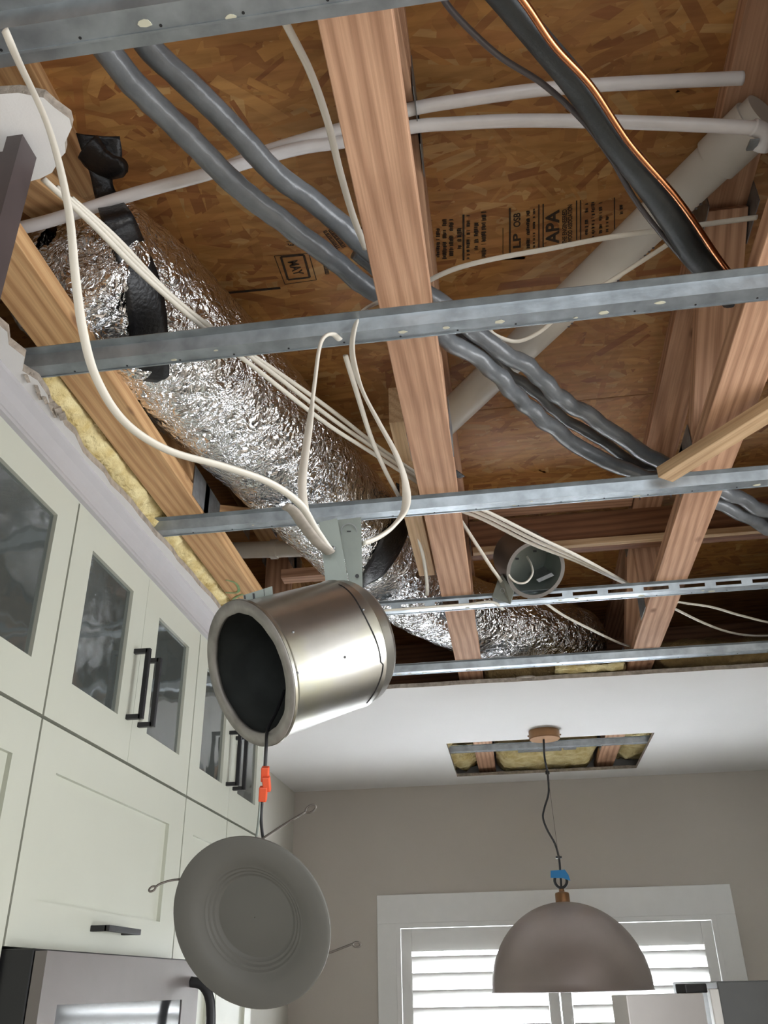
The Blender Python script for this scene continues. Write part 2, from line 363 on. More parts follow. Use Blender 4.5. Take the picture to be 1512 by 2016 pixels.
# tab of drywall by the brown panel
sheet(ceilm, [(-0.70, 0.80), (-0.62, 0.757), (-0.589, 0.742), (-0.556, 0.738), (-0.535, 0.731), (-0.512, 0.710), (-0.503, 0.704), (-0.497, 0.690), (-0.478, 0.670), (-0.475, 0.657), (-0.486, 0.640), (-0.493, 0.625), (-0.52, 0.614), (-0.56, 0.611), (-0.70, 0.612)])
sheet(ceilm, [(1.42, -0.5), (4.0, -0.5), (4.0, 2.1), (1.42, 2.1)])
sheet(ceilm, [(0.62, -0.5), (0.60, 0.3), (0.62, 1.0), (0.95, 1.9), (1.0, 3.09), (1.42, 3.09), (1.42, -0.5)])  # unseen sheet added to keep side light off the cavity's top right
sheet(ceilm, [(-1.18, -3.5), (4.0, -3.5), (4.0, -0.5), (-1.18, -0.5)])
ceil = struct(ceilm.build('ceiling', 'ceil'))
ceil.data.materials.append(M['gyp'])
for p in ceil.data.polygons:
    if abs(p.normal.z) < 0.5: p.material_index = 1
# torn paper flakes left on the far cut edge and bits along the left edge
paper = MB()
for px_, py_ in [(1035, 1335), (660, 1363)]:
    c = Pz(px_, py_, ZCEIL+0.004); paper.prism([c+Vector((0.035*math.cos(a), -abs(0.016*math.sin(a)), 0)) for a in [i*PI/8 for i in range(9)]], (0, 0, 0.004))
for i in range(9):
    y = random.uniform(1.0, 1.3); x = -0.777-random.uniform(0, 0.012)
    paper.obox((x, y, ZCEIL+0.002), Vector((0.005, 0.003, 0.003)), Vector((-0.003, 0.011, 0)), Vector((-0.001, 0, 0.002)))
struct(paper.build('torn_paper', 'gyp', ceil))

# crown moulding between cabinets and ceiling
prof = [(-0.836, 0.893), (-0.822, 0.897), (-0.822, 0.904), (-0.826, 0.912), (-0.824, 0.93), (-0.818, 0.945), (-0.808, 0.956), (-0.806, ZCEIL), (-0.85, ZCEIL), (-0.85, 0.893)]
struct(MB().prism([(x, 0.2, z) for x, z in prof], (0, 2.75, 0)).build('trim_1', 'crown'))

# ================================================================== SUBFLOOR (OSB)
PAL = [(0.47, 0.235, 0.068), (0.49, 0.255, 0.080), (0.44, 0.21, 0.060), (0.36, 0.155, 0.047), (0.52, 0.31, 0.12), (0.42, 0.198, 0.06), (0.30, 0.12, 0.037), (0.385, 0.172, 0.052)]
def osb(y0, y1, label, dens, lo=-1.2, hi=1.5, tint=1.0, dens_hi=None):
    sh = tag(MB().box(-1.18, 4.0, y0+0.0015, y1-0.0015, ZO, ZO+0.018).build('osb_sheet', 'osb'), label, 'subfloor sheet', 'subfloor sheets over the trusses')
    if dens:
        N = int((hi-lo)*(y1-y0)*dens)
        cx = rng.uniform(lo, hi, N); cy = rng.uniform(y0+0.03, y1-0.03, N)
        L = rng.gamma(3.5, 0.022, N)+0.02; W = np.clip(L*rng.uniform(0.08, 0.28, N), 0.005, 0.024)
        th = rng.normal(0, 0.55, N)+rng.choice([0, PI/2], N, p=[0.82, 0.18]); z = ZO-0.0001-0.0009*rng.random(N)
        k = rng.choice(len(PAL), N, p=[.2, .17, .17, .1, .08, .14, .05, .09]); col = np.array(PAL)[k]*rng.uniform(0.9, 1.1, (N, 1))*tint
        sk = rng.uniform(-0.7, 0.7, (N, 4)); V = np.zeros((N, 6, 3))
        sg = [(-1, -1), (0.1, -1.1), (1, -1), (1, 1), (-0.1, 0.95), (-1, 1)]
        for i, (a, bb) in enumerate(sg):
            lx = a*L/2+sk[:, i % 4]*W*0.5*bb; ly = bb*W/2*(1+0.25*sk[:, (i+1) % 4])
            V[:, i, 0] = cx+lx*np.cos(th)-ly*np.sin(th); V[:, i, 1] = np.clip(cy+lx*np.sin(th)+ly*np.cos(th), y0+0.003, y1-0.003); V[:, i, 2] = z
        me = bpy.data.meshes.new('wood_strands'); o0 = Vector(((lo+hi)/2, (y0+y1)/2, ZO-0.001))
        V[:, :, 0] -= o0.x; V[:, :, 1] -= o0.y; V[:, :, 2] -= o0.z
        me.vertices.add(N*6); me.vertices.foreach_set('co', V.reshape(-1)); me.loops.add(N*6); me.polygons.add(N)
        idx = np.arange(N*6).reshape(N, 6)[:, ::-1]
        me.loops.foreach_set('vertex_index', idx.reshape(-1).copy()); me.polygons.foreach_set('loop_start', np.arange(N)*6)
        me.update(calc_edges=True)
        ca = me.color_attributes.new('Col', 'FLOAT_COLOR', 'CORNER')
        cc = np.ones((N, 6, 4)); cc[:, :, :3] = col[:, None, :]; ca.data.foreach_set('color', cc.reshape(-1))
        me.materials.append(M['osb_strand']); o = bpy.data.objects.new('wood_strands', me); COL.objects.link(o)
        fin(o, o0+Vector((0, 0, ZC)), None, sh); o['kind'] = 'stuff'
    return sh
osb(-3.5, -0.505, 'strand board sheet behind the camera over the open room', 0)
osbA = osb(-0.50, 0.72, 'bare strand board sheet at the top edge above the steel channel', 2400)
osbB = osb(0.72, 1.935, 'bare strand board sheet with black printed stamps', 3000)
osbC = osb(1.935, 3.15, 'bare strand board sheet beyond the thin seam line', 2400, -0.7, 1.5)
osbD = osb(3.15, 4.9, 'dark strand board sheet far over the remaining ceiling', 0)

# ---- printed stamps on the OSB
ZI = ZO-0.0016
def text_mb(body, p, rd, up, size, mb, width=None):
    cu = bpy.data.curves.new('t', 'FONT'); cu.body = body; cu.size = size; cu.align_x = 'CENTER'; cu.align_y = 'CENTER'; cu.offset = size*0.03
    o = bpy.data.objects.new('t', cu); COL.objects.link(o)
    dg = bpy.context.evaluated_depsgraph_get(); me = o.evaluated_get(dg).to_mesh()
    rd = Vector(rd); up = Vector(up); p = Vector(p); xs = [v.co.x for v in me.vertices]
    k = width/(max(xs)-min(xs)) if width and xs else 1
    base = len(mb.v)
    for v in me.vertices: mb.v.append(p+rd*(v.co.x*k)+up*v.co.y)
    for f in me.polygons: mb.f.append(tuple(base+i for i in f.vertices))
    o.evaluated_get(dg).to_mesh_clear(); bpy.data.objects.remove(o); bpy.data.curves.remove(cu)
def flat(mb, pts): mb.add([(p.x, p.y, ZI) for p in pts], [tuple(range(len(pts)))])
def strip(mb, p, q, w_):
    p = Vector(p); q = Vector(q); d = (q-p).normalized(); nn = Vector((-d.y, d.x, 0))*(w_/2); flat(mb, [p-nn, q-nn, q+nn, p+nn])
RD, UPD = Vector((0, -1, 0)), Vector((-1, 0, 0))
K = 440/1512
def cpx(cx, cy): return Pz(820+cx*K, 370+cy*K, ZI)
ink = MB()
def col_line(cx, y0, y1, wpx): strip(ink, cpx(cx, y1), cpx(cx+ (y1-y0)*0.0, y0), wpx*K/F*1.75)
def col_text(cx, y0, y1, wpx, body):
    a, c = cpx(cx, y1), cpx(cx, y0); L = (c-a).length; d = (c-a).normalized(); up = Vector((d.y, -d.x, 0))
    if up.x > 0: up = -up
    text_mb(body, (a+c)/2, d, up, wpx*K/F*1.75*1.6, ink, L)
def col_glyph(cx, y0, y1, wpx, dens=0.8):
    a, c = cpx(cx, y1), cpx(cx, y0); L = (c-a).length; d = (c-a).normalized(); nn = Vector((-d.y, d.x, 0)); W = wpx*K/F*1.75; t = 0
    while t < L:
        g = random.uniform(0.0018, 0.0045)
        if random.random() < dens:
            o1 = random.uniform(-0.5, -0.25)*W; o2 = random.uniform(0.25, 0.5)*W
            flat(ink, [a+d*t+nn*o1, a+d*min(L, t+g)+nn*o1, a+d*min(L, t+g)+nn*o2, a+d*t+nn*o2])
            if random.random() < 0.5: strip(ink, a+d*t+nn*(-0.5*W), a+d*t+nn*(0.5*W), 0.0012)
        t += g+random.uniform(0.0006, 0.0016)
for cx, y0, y1, wd in [(90, 215, 500, 34), (145, 250, 470, 30), (190, 210, 480, 34), (235, 205, 460, 34), (290, 270, 410, 34), (350, 180, 325, 26), (350, 335, 480, 26), (455, 160, 365, 36), (455, 380, 470, 36)]: col_glyph(cx, y0, y1, wd)
col_line(318, 180, 490, 14); col_glyph(405, 235, 420, 34); col_line(585, 270, 450, 5); col_line(632, 135, 445, 12)
col_text(682, 170, 265, 40, 'OSB'); col_text(682, 312, 410, 46, 'LP'); col_glyph(755, 145, 408, 28, 0.85); col_glyph(795, 140, 405, 18, 0.7)
col_line(828, 112, 408, 9); col_line(857, 108, 405, 9); col_text(925, 150, 380, 78, 'APA')
col_text(1003, 145, 380, 26, 'THE ENGINEERED'); col_text(1040, 112, 370, 26, 'WOOD ASSOCIATION'); col_line(1083, 85, 352, 8); col_line(1110, 82, 350, 9)
for cx, y0, y1, wd in [(1150, 105, 350, 24), (1195, 95, 340, 28), (1245, 100, 330, 24), (1290, 190, 320, 22), (1385, 85, 190, 24)]: col_glyph(cx, y0, y1, wd, 0.62)
col_line(1340, 65, 312, 7)
ink.build('grade_stamp', 'ink', osbB, label='black printed grade stamp with the letters APA')
ink = MB()
def zi(x, y): return Pz(x, y, ZI)
for q, wd in [([(553, 506), (598, 502), (610, 546), (567, 551)], 0.005), ([(540, 504), (608, 499), (623, 551), (561, 560)], 0.0018)]:
    for i in range(4): strip(ink, zi(*q[i]), zi(*q[(i+1) % 4]), wd)
a, c = zi(574, 513), zi(588, 541); d = (c-a).normalized(); text_mb('MAY', (a+c)/2, d, Vector((-d.y, d.x, 0)) if -d.y > 0 else Vector((d.y, -d.x, 0)), 0.030, ink, 0.043)
strip(ink, zi(445, 577), zi(552, 567), 0.0065)
a, c = zi(567, 472), zi(574, 486); text_mb('13', (a+c)/2, (c-a).normalized(), Vector((1, 0.2, 0)), 0.016, ink)
for x0, y0, x1, y1 in [(636, 500, 645, 540), (652, 508, 660, 536), (640, 455, 668, 490), (650, 452, 678, 486)]:
    save = ink
    a, c = zi(x0, y0), zi(x1, y1); L = (c-a).length; d = (c-a).normalized(); nn = Vector((-d.y, d.x, 0)); t = 0
    while t < L:
        strip(ink, a+d*t-nn*0.004, a+d*t+nn*0.004, 0.0022); t += random.uniform(0.003, 0.005)
    strip(ink, a+nn*0.004, c+nn*0.004, 0.002)
ink.build('mill_stamp', 'ink', osbB, label='black boxed stamp reading MAY')

# ================================================================== TRUSSES
CW, CT = 0.0889, 0.038
def truss(x0, label, m, webs, y0=-0.45, y1=4.84):
    xc = x0+CW/2; t = thing('floor_truss', label, 'truss', (xc, (y0+y1)/2, 1.0), 'floor trusses overhead')
    board('bottom_chord', (xc, y0, 1.0+CT/2), (xc, y1, 1.0+CT/2), CW, CT, m, t)
    board('top_chord', (xc, y0, ZO-CT/2), (xc, y1, ZO-CT/2), CW, CT, m, t)
    za, zb = 1.0+CT, ZO-CT
    for ya, yb in webs:
        d = Vector((0, yb-ya, zb-za)); e = d.normalized()*0.012
        board('web', Vector((xc, ya, za))-e*0, Vector((xc, yb, zb))+e*0, CW-0.004, CT, m if abs(yb-ya) > 0.02 else 'pine', t)
        for yy, zz in ((ya, za), (yb, zb)):
            for sx in (x0-0.0008, x0+CW+0.0008):
                s = 1 if zz == za else -1
                MB().box(sx-0.0008, sx+0.0008, yy-0.055, yy+0.055, zz-0.03 if s > 0 else zz-0.05, zz+0.05 if s > 0 else zz+0.03).build('gusset_plate', 'plate', t)
    return t
TX = [-0.7575, -0.148, 0.4617, 1.0713]
tl = truss(TX[0], 'golden pine floor truss nearest the white cabinets', 'pine_gold', [(0.55, 0.2), (0.62, 1.18), (1.72, 1.30), (1.80, 2.35), (2.62, 2.62), (3.2, 2.7), (3.3, 3.9)])
tc_ = truss(TX[1], 'pine floor truss running down the middle of the opening', 'pine', [(0.35, -0.1), (0.42, 0.95), (1.55, 1.02), (2.62, 2.62), (3.3, 3.9), (4.4, 3.95)])
tr = truss(TX[2], 'knotty pine floor truss on the right behind the angled furring strip', 'pine', [(0.45, 0.1), (1.74, 1.28), (1.82, 2.3), (2.62, 2.62), (3.2, 2.7), (3.3, 3.9), (4.4, 3.95)])
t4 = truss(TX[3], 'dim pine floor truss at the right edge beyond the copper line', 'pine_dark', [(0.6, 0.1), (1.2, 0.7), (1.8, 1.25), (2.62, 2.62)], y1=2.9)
# split blocks nailed to the side of the centre truss
tag(board('wood_block', (-0.176, 1.63, 1.18), (-0.176, 1.80, 1.18), 0.10, 0.05, 'pine_pale', None, (0, 0, 1)), 'short grey-tan wood block beside the middle truss above the pale scab board', 'wood block')
tag(board('scab_board', (-0.178, 1.80, 1.12), (-0.178, 2.24, 1.12), 0.20, 0.045, 'pine_pale', None, (0, 0, 1)), 'pale pine scab board nailed against left face of the middle truss', 'wood block')
# green marker scribble on the left truss
gm = MB(); sc_ = [(462, 1140, 0), (476, 1160, 0), (468, 1170, 0), (448, 1168, 0)]
pts = spline([Pz(x, y, 0.9985) for x, y, _ in [(445, 1142, 0), (462, 1147, 0), (470, 1158, 0), (466, 1167, 0), (444, 1167, 0)]], 6)
gm.sweep(pts, 0.004, 0.0006, 6)
gm.sweep(spline([Pz(x, y, 0.9985) for x, y in [(478, 1170), (462, 1178), (458, 1190), (475, 1188)]], 6), 0.004, 0.0006, 6)
gm.build('marker_scribble', 'green', tl, label='green marker scribble')
# cross members
tag(board('strongback', (-0.055, 2.52, 1.258), (1.4, 2.52, 1.258), 0.124, 0.038, 'pine_dark', None, (0, 0, 1)), 'dark brown strongback plank running crosswise through the trusses', 'plank')
tag(board('ledger_strip', (-0.05, 2.49, 1.206), (1.4, 2.49, 1.206), 0.02, 0.022, 'pine_pale', None, (0, 0, 1)), 'thin pale ledger strip along the foot of the dark strongback', 'wood strip')
tag(board('cross_block', (-0.055, 2.45, 1.337), (0.458, 2.45, 1.337), 0.07, 0.036, 'pine', None, (0, 1, 0)), 'reddish block fitted under the subfloor between middle and right truss', 'wood block')
tag(board('cross_block', (-0.66, 2.47, 1.16), (-0.45, 2.47, 1.16), 0.05, 0.03, 'pine', None, (0, 1, 0)), 'short orange block between left truss and the foil duct', 'wood block')
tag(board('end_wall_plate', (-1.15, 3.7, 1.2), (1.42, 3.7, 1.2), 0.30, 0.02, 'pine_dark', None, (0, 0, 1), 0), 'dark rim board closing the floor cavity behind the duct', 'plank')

# ================================================================== FURRING CHANNELS
def channel(y, xa, xb, label, slots=False, dz=0.0):
    t = thing('furring_channel', label, 'metal channel', ((xa+xb)/2, y, 0.978), 'steel furring channels')
    zt, zb, th = 1.0-0.0008+dz, 0.978+dz, 0.0012
    def web(name, pts):
        for (p, q) in zip(pts, pts[1:]):
            pass
    fw, bw, fl = 0.016, 0.024, 0.018
    P = [(y-bw-fl, zt), (y-bw, zt), (y-fw, zb), (y+fw, zb), (y+bw, zt), (y+bw+fl, zt)]
    names = ['flange', 'side_web', 'face', 'side_web', 'flange']
    for i in range(5):
        (ya, za), (yb, zb_) = P[i], P[i+1]; b = MB(); dn = Vector((0, -(zb_-za), yb-ya)).normalized()*th
        if slots and i == 1:
            for u0, u1 in ((0, 0.28), (0.72, 1.0)):
                A = Vector((xa, ya+(yb-ya)*u0, za+(zb_-za)*u0)); B = Vector((xa, ya+(yb-ya)*u1, za+(zb_-za)*u1))
                b.prism([A, B, B+dn, A+dn], (xb-xa, 0, 0))
            x = xa
            while x < xb:
                A = Vector((x, ya+(yb-ya)*0.28, za+(zb_-za)*0.28)); B = Vector((x, ya+(yb-ya)*0.72, za+(zb_-za)*0.72))
                b.prism([A, B, B+dn, A+dn], (0.03, 0, 0)); x += 0.1
        else:
            A = Vector((xa, ya, za)); B = Vector((xa, yb, zb_)); b.prism([A, B, B+dn, A+dn], (xb-xa, 0, 0))
        if i == 2:       # rolled bead and screw holes on the face
            b.box(xa, xb, y+fw-0.004, y+fw-0.001, zb-0.0016, zb)
        b.build(names[i], 'galv', t)
    h = MB(); x = xa+0.09; 
    while x < xb-0.05:
        h.lathe([(0.0001, 0), (0.0019, 0), (0.0019, 0.001), (0.0001, 0.001)], (x, y+fw-0.008, zb-0.0006), (0, 0, 1), 8); x += 0.098
    h.build('screw_holes', 'black', t)['kind'] = 'stuff'
    sp = MB()
    for k in range(int((xb-xa)*5)):
        x = random.uniform(xa, xb); q = random.uniform(-0.012, 0.012)
        c = Vector((x, y+q, zb-0.0008)); n_ = random.randint(5, 8); rr = random.uniform(0.002, 0.008)
        sp.prism([c+Vector((rr*1.6*math.cos(2*PI*i/n_)*random.uniform(0.5, 1), rr*0.6*math.sin(2*PI*i/n_), 0)) for i in range(n_)], (0, 0, 0.0008))
    sp.build('compound_spots', 'insul_pale', t)['kind'] = 'stuff'
    return t
M['insul_pale'] = plain('dried_compound', (0.62, 0.60, 0.47), 0.9, nscale=60)
channel(0.561, -1.10, 1.40, 'wide grey steel channel crossing the top left corner')
channel(1.147, -0.797, 1.40, 'grey steel channel just below the black insulated pipe, a cable hooked over it')
channel(1.785, -0.797, 1.40, 'thin grey steel channel behind the hanging metal can, under the angled furring strip')
channel(2.392, -0.70, 1.40, 'slotted steel channel carrying the smaller open can', True)
channel(2.965, -0.75, 1.40, 'steel channel nearest the cut edge of the white ceiling')

# angled furring strip under the right truss
p0, p1 = Pz(1308, 935, 0.972), Pz(1560, 778, 0.972)
tag(board('furring_strip', p0, p1, 0.044, 0.026, 'pine_pale', None, (p1-p0).cross(Vector((0, 0, 1)))), 'loose pale pine furring strip nailed at an angle under the right truss', 'wood strip')

# ================================================================== DUCT
def duct():
    ctr = spline([Vector((-0.735, 1.03, 1.185)), Vector((-0.70, 1.13, 1.185)), Vector((-0.638, 1.29, 1.19)), Vector((-0.525, 1.66, 1.185)), Vector((-0.425, 2.075, 1.18)), Vector((-0.285, 2.56, 1.165)), Vector((-0.09, 2.93, 1.165)), Vector((0.13, 3.11, 1.165)), Vector((0.28, 3.26, 1.165)), Vector((0.36, 3.42, 1.19))], 26)
    n = len(ctr); seg = 96; vs = []; fs = []
    side = Vector((1, 0, 0)); S = 0
    for i, p in enumerate(ctr):
        t = (ctr[min(i+1, n-1)]-ctr[max(i-1, 0)]).normalized(); side = (side-t*side.dot(t)).normalized(); oth = side.cross(t)
        if i: S += (p-ctr[i-1]).length
        R = (0.158 if p.y < 2.3 else 0.158-min(1, (p.y-2.3)/0.5)*0.02)*math.sqrt(min(1.0, 0.03+i/16))*math.sqrt(min(1.0, 0.03+(n-1-i)/22))
        for k in range(seg):
            a = 2*PI*k/seg; dr = side*math.cos(a)+oth*math.sin(a)
            q = p+dr*R
            w1 = noise.fractal(Vector((q.x*14, q.y*14, q.z*14)), 0.7, 2.1, 4)*0.007
            w2 = noise.noise(Vector((S*55+math.sin(a)*1.6, math.cos(a)*3.0, math.sin(a)*3.0)))*0.0045
            w3 = abs(noise.noise(Vector((S*34+1.5*math.cos(a*2), a*1.2, 3.1))))*0.006
            wr = 1 if p.y < 1.4 else 0.4
            h = p+dr*(R+w1*wr+w2-w3)
            h.z = min(h.z, ZO-0.006); vs.append(h)
    for i in range(n-1):
        for k in range(seg): fs.append((i*seg+k, i*seg+(k+1) % seg, (i+1)*seg+(k+1) % seg, (i+1)*seg+k))
    t = thing('flexible_duct', 'crinkled silver foil duct with black tape bands running between the trusses', 'duct', (-0.4, 2.0, 1.03))
    MB().add(vs, fs).build('foil_jacket', 'foil', t, True)
    tape = [[(150, 262, 1.30), (236, 268, 1.30)], [(160, 295, 1.28), (240, 310, 1.28)], [(178, 345, 1.25), (222, 352, 1.25)], [(188, 390, 1.22), (232, 384, 1.22)], [(200, 436, 1.13), (262, 424, 1.15)], [(222, 490, 0), (284, 476, 0)], [(240, 550, 0), (310, 538, 0)], [(250, 610, 0), (325, 600, 0)], [(254, 660, 0), (330, 655, 0)], [(254, 705, 0), (332, 702, 0)], [(258, 745, 0), (334, 752, 0)]]
    tape2 = [[(780, 950, 0), (805, 958, 0)], [(786, 985, 0), (808, 995, 0)], [(783, 1015, 0), (806, 1022, 0)], [(765, 1040, 0), (802, 1050, 0)], [(748, 1064, 0), (785, 1090, 0)], [(730, 1100, 0), (752, 1134, 0)], [(712, 1132, 0), (718, 1154, 0)], [(690, 1160, 0), (695, 1178, 0)]]
    def surf(x, y, z):
        if z: return Pz(x, y, z)
        d = ray(x, y).normalized(); tt = 1.0
        while tt < 3.2:
            q = d*tt; best = min(range(10, n-10), key=lambda k: (ctr[k]-q).length_squared)
            if (ctr[best]-q).length < (0.162 if ctr[best].y < 2.3 else 0.15): return q
            tt += 0.012
        return Pz(x, y, 1.2)
    for tp in (tape, tape2):
        Lp = spline([surf(*r[0]) for r in tp], 6); Rp = spline([surf(*r[1]) for r in tp], 6); m_ = 6; v2 = []; f2 = []
        for k, (a, c) in enumerate(zip(Lp, Rp)):
            for j in range(m_+1):
                q = a.lerp(c, j/m_); q = q+Vector((0, 0, -1))*(0.003*math.sin(PI*j/m_)+0.001*noise.noise(q*40)); v2.append(q)
        for k in range(len(Lp)-1):
            for j in range(m_): a = k*(m_+1)+j; f2.append((a, a+1, a+m_+2, a+m_+1))
        o = MB().add(v2, f2).build('tape_band', 'black_tape', t, True)
        sd = o.modifiers.new('thick', 'SOLIDIFY'); sd.thickness = 0.002; o['label'] = 'black woven tape band'
    return t
duct()
# black flashing clump hanging by the subfloor
def blob(name, P, m, label, cat):
    b = MB(); b.sweep(spline(P[0], 8), P[1], P[2], 14, None, True, 0.1); o = b.build(name, m, None, True); tag(o, label, cat); return o
cl = MB(); pts = spline(zp([(172, 290, 1.275), (200, 318, 1.26), (226, 326, 1.25), (244, 322, 1.245)]), 6); n = len(pts)
cl.sweep(pts, [0.030-0.022*(i/n)**3 for i in range(n)], [0.018-0.010*i/n for i in range(n)], 14, None, True, 0.06)
tag(cl.build('crumpled_tape', 'black_tape', None, True), 'crumpled black tape knot jutting out below the subfloor left of the water tube', 'tape')

# ================================================================== PIPES
def undul(P, amp, fr, ph):
    out = []; s = 0
    for i, p in enumerate(P):
        if i: s += (p-P[i-1]).length
        out.append(p+Vector((math.sin(s*fr+ph), math.cos(s*fr*0.8+ph), 0.6*math.sin(s*fr*1.3)))*amp)
    return out
def pipe(name, L, r, m, label, cat, amp=0, fr=20, ph=0, n=12, seg=14, group=None):
    P = undul(spline(zp(L), n if not amp else 22), amp, fr, ph)
    b = MB().sweep(P, r, None, seg)
    if amp:
        s_ = 0
        for i, p in enumerate(P):
            if i: s_ += (p-P[i-1]).length
            k_ = 0.03 if p.x < -0.1 else 0.12
            for k in range(seg):
                q = b.v[i*seg+k]; b.v[i*seg+k] = p+(q-p)*(1+k_*math.sin(s_*62+2.5*math.sin(s_*11)+2*PI*k/seg+ph)+0.08*noise.noise(q*45))
    return tag(b.build(name, m, None, True), label, cat, group)
gl = [(100, -20, 1.12), (225, 120, 1.12), (340, 240, 1.12), (450, 350, 1.12), (560, 440, 1.12), (660, 515, 1.12), (745, 575, 1.12), (850, 640, 1.12), (920, 690, 1.12), (1010, 770, 1.115), (1110, 860, 1.11), (1220, 920, 1.10), (1310, 950, 1.10), (1430, 1000, 1.10), (1540, 1050, 1.10), (1680, 1100, 1.10), (1850, 1160, 1.10)]
pipe('insulated_pipe', gl, 0.0185, 'foam_grey', 'nearer of two grey foam insulated pipes crossing diagonally, lowest strand right of middle truss', 'pipe', 0.004, 26, group='grey insulated pipes')
g2 = [(180, -40, 1.16), (290, 85, 1.16), (380, 170, 1.16), (470, 270, 1.155), (580, 370, 1.15), (690, 460, 1.145), (770, 525, 1.14), (850, 590, 1.14), (950, 660, 1.135), (1060, 745, 1.13), (1160, 820, 1.12), (1250, 880, 1.11), (1330, 925, 1.105), (1440, 975, 1.10), (1540, 1015, 1.10), (1680, 1062, 1.10), (1850, 1120, 1.10)]
pipe('insulated_pipe', g2, 0.0185, 'foam_grey', 'farther of two grey foam insulated pipes crossing diagonally, uppermost strand right of middle truss', 'pipe', 0.004, 24, 1.5, group='grey insulated pipes')
g3 = [(700, 500, 1.202), (780, 560, 1.182), (850, 612, 1.172), (940, 680, 1.167), (1040, 765, 1.157), (1130, 835, 1.152), (1230, 897, 1.142), (1320, 938, 1.137), (1440, 990, 1.147), (1540, 1035, 1.152), (1680, 1082, 1.145), (1850, 1140, 1.145)]
pipe('insulated_pipe', g3, 0.0135, 'foam_grey', 'slimmer grey wrapped pipe squeezed between the two thick insulated pipes', 'pipe', 0.004, 30, 3.0, group='grey insulated pipes')
# black insulated suction line, copper liquid line, thin grey cord
bl = [(912, -90, 1.12), (993, 0, 1.12), (1070, 90, 1.12), (1136, 170, 1.12), (1213, 283, 1.12), (1298, 394, 1.115), (1366, 500, 1.11), (1410, 548, 1.11), (1445, 590, 1.115)]
P = spline(zp(bl), 12); n = len(P)
tag(MB().sweep(P, [0.0165+0.0065*min(1, i/n*1.3) for i in range(n)], [0.015]*n, 16).build('black_insulated_line', 'foam_black', None, True), 'black foam insulated refrigerant line sweeping down to the steel channel', 'pipe')
pipe('copper_line', [(940, -110, 1.095), (1029, 0, 1.095), (1091, 90, 1.095), (1164, 170, 1.095), (1240, 283, 1.095), (1336, 394, 1.09), (1409, 500, 1.09), (1435, 535, 1.095), (1456, 563, 1.10)], 0.0052, 'copper', 'bare copper tube running along the right side of the black insulated line', 'pipe')
pipe('grey_cord', [(850, -40, 1.16), (893, 25, 1.16), (980, 108, 1.16), (1071, 167, 1.155), (1152, 243, 1.15), (1205, 315, 1.14), (1245, 385, 1.13), (1285, 440, 1.12), (1340, 505, 1.11), (1385, 556, 1.10)], 0.0046, 'smoke', 'thin dark grey control cord hanging left of the black insulated line', 'cord')
# white pex
pipe('water_tube', [(30, 452, 1.16), (120, 428, 1.17), (260, 383, 1.20), (400, 345, 1.23), (520, 310, 1.26), (600, 290, 1.27), (680, 278, 1.27), (810, 250, 1.27), (900, 243, 1.27), (1000, 238, 1.27), (1120, 238, 1.25), (1300, 243, 1.215), (1492, 252, 1.18)], 0.0112, 'pex', 'lower white plastic water tube crossing from the left truss to the elbow fitting', 'pipe', group='white water tubes')
pipe('water_tube', [(440, 332, 1.285), (520, 300, 1.285), (600, 275, 1.285), (670, 255, 1.285), (805, 216, 1.285), (920, 196, 1.285), (1050, 178, 1.285), (1180, 167, 1.285), (1320, 160, 1.285), (1400, 156.5, 1.285), (1462, 154, 1.285)], 0.0112, 'pex', 'upper white plastic water tube rising toward the dark right corner', 'pipe', group='white water tubes')
t = thing('elbow_fitting', 'white elbow with metal bracket at the end of the lower water tube', 'pipe fitting', Pz(1495, 275, 1.165))
MB().sweep(spline(zp([(1482, 250, 1.18), (1500, 258, 1.178), (1503, 275, 1.175), (1496, 296, 1.17)]), 8), 0.0135, None, 14).build('elbow', 'pex', t, True)
c = Pz(1482, 285, 1.165); MB().obox(c, Vector((0.008, 0.002, 0.002)), Vector((0, 0.012, 0.003)), Vector((0, 0, 0.002))).build('bracket', 'galv', t)
# drain pipe
t = thing('drain_pipe', 'thick white drain pipe slanting behind the insulated pipes', 'pipe', Pz(1100, 600, 1.2))
A, B = Pz(1440, 285, 1.27), Pz(905, 800, 1.24); d = (B-A).normalized(); A2 = A-d*0.07; B2 = B+d*0.24
MB().sweep([A2+(B2-A2)*(i/20) for i in range(21)], 0.0385, None, 28).build('tube', 'pvc', t, 'auto')
MB().lathe([(0.039, 0), (0.0435, 0.0), (0.0435, 0.085), (0.039, 0.085)], A-d*0.05, d, 32).build('coupling', 'pvc', t, 'auto')
pm = MB()
for k, u in enumerate(np.linspace(0.12, 0.62, 40)):
    if (k//5) % 2 == 0 and random.random() < 0.9:
        c = A+(B-A)*u; s_ = d.cross(Vector((0, 0, 1))).normalized()
        s_ = s_ if s_.y < 0 else -s_
        ctr = c+(-s_*0.62-Vector((0, 0, 0.785))).normalized()*0.0388
        pm.obox(ctr, d*0.0016, s_*0.0035*random.uniform(0.5, 1), Vector((0, 0, 0.0012)))
pm.build('printed_marks', 'smoke', t)['kind'] = 'stuff'
t = thing('drain_branch', 'pale drain pipe with a hub showing between left truss and duct', 'pipe', (-0.6, 2.25, 1.13))
a, c = Py(430, 1085, 2.35), Py(640, 1078, 2.35); d = (c-a).normalized()
MB().sweep([a+(c-a)*(i/10) for i in range(11)], 0.026, None, 22).build('tube', 'pvc', t, 'auto')
h = a+(c-a)*0.5; MB().lathe([(0.026, 0), (0.031, 0), (0.031, 0.02), (0.026, 0.02)], h, d, 28).build('hub', 'pvc', t, 'auto')

tag(MB().prism([Pz(897, 925, 1.06), Pz(915, 938, 1.06), Pz(906, 942, 1.06), Pz(897, 940, 1.06)], (0, 0, 0.002)).build('tape_flap', 'black_tape'), 'tiny black tape flap sticking out right of the middle truss', 'tape')

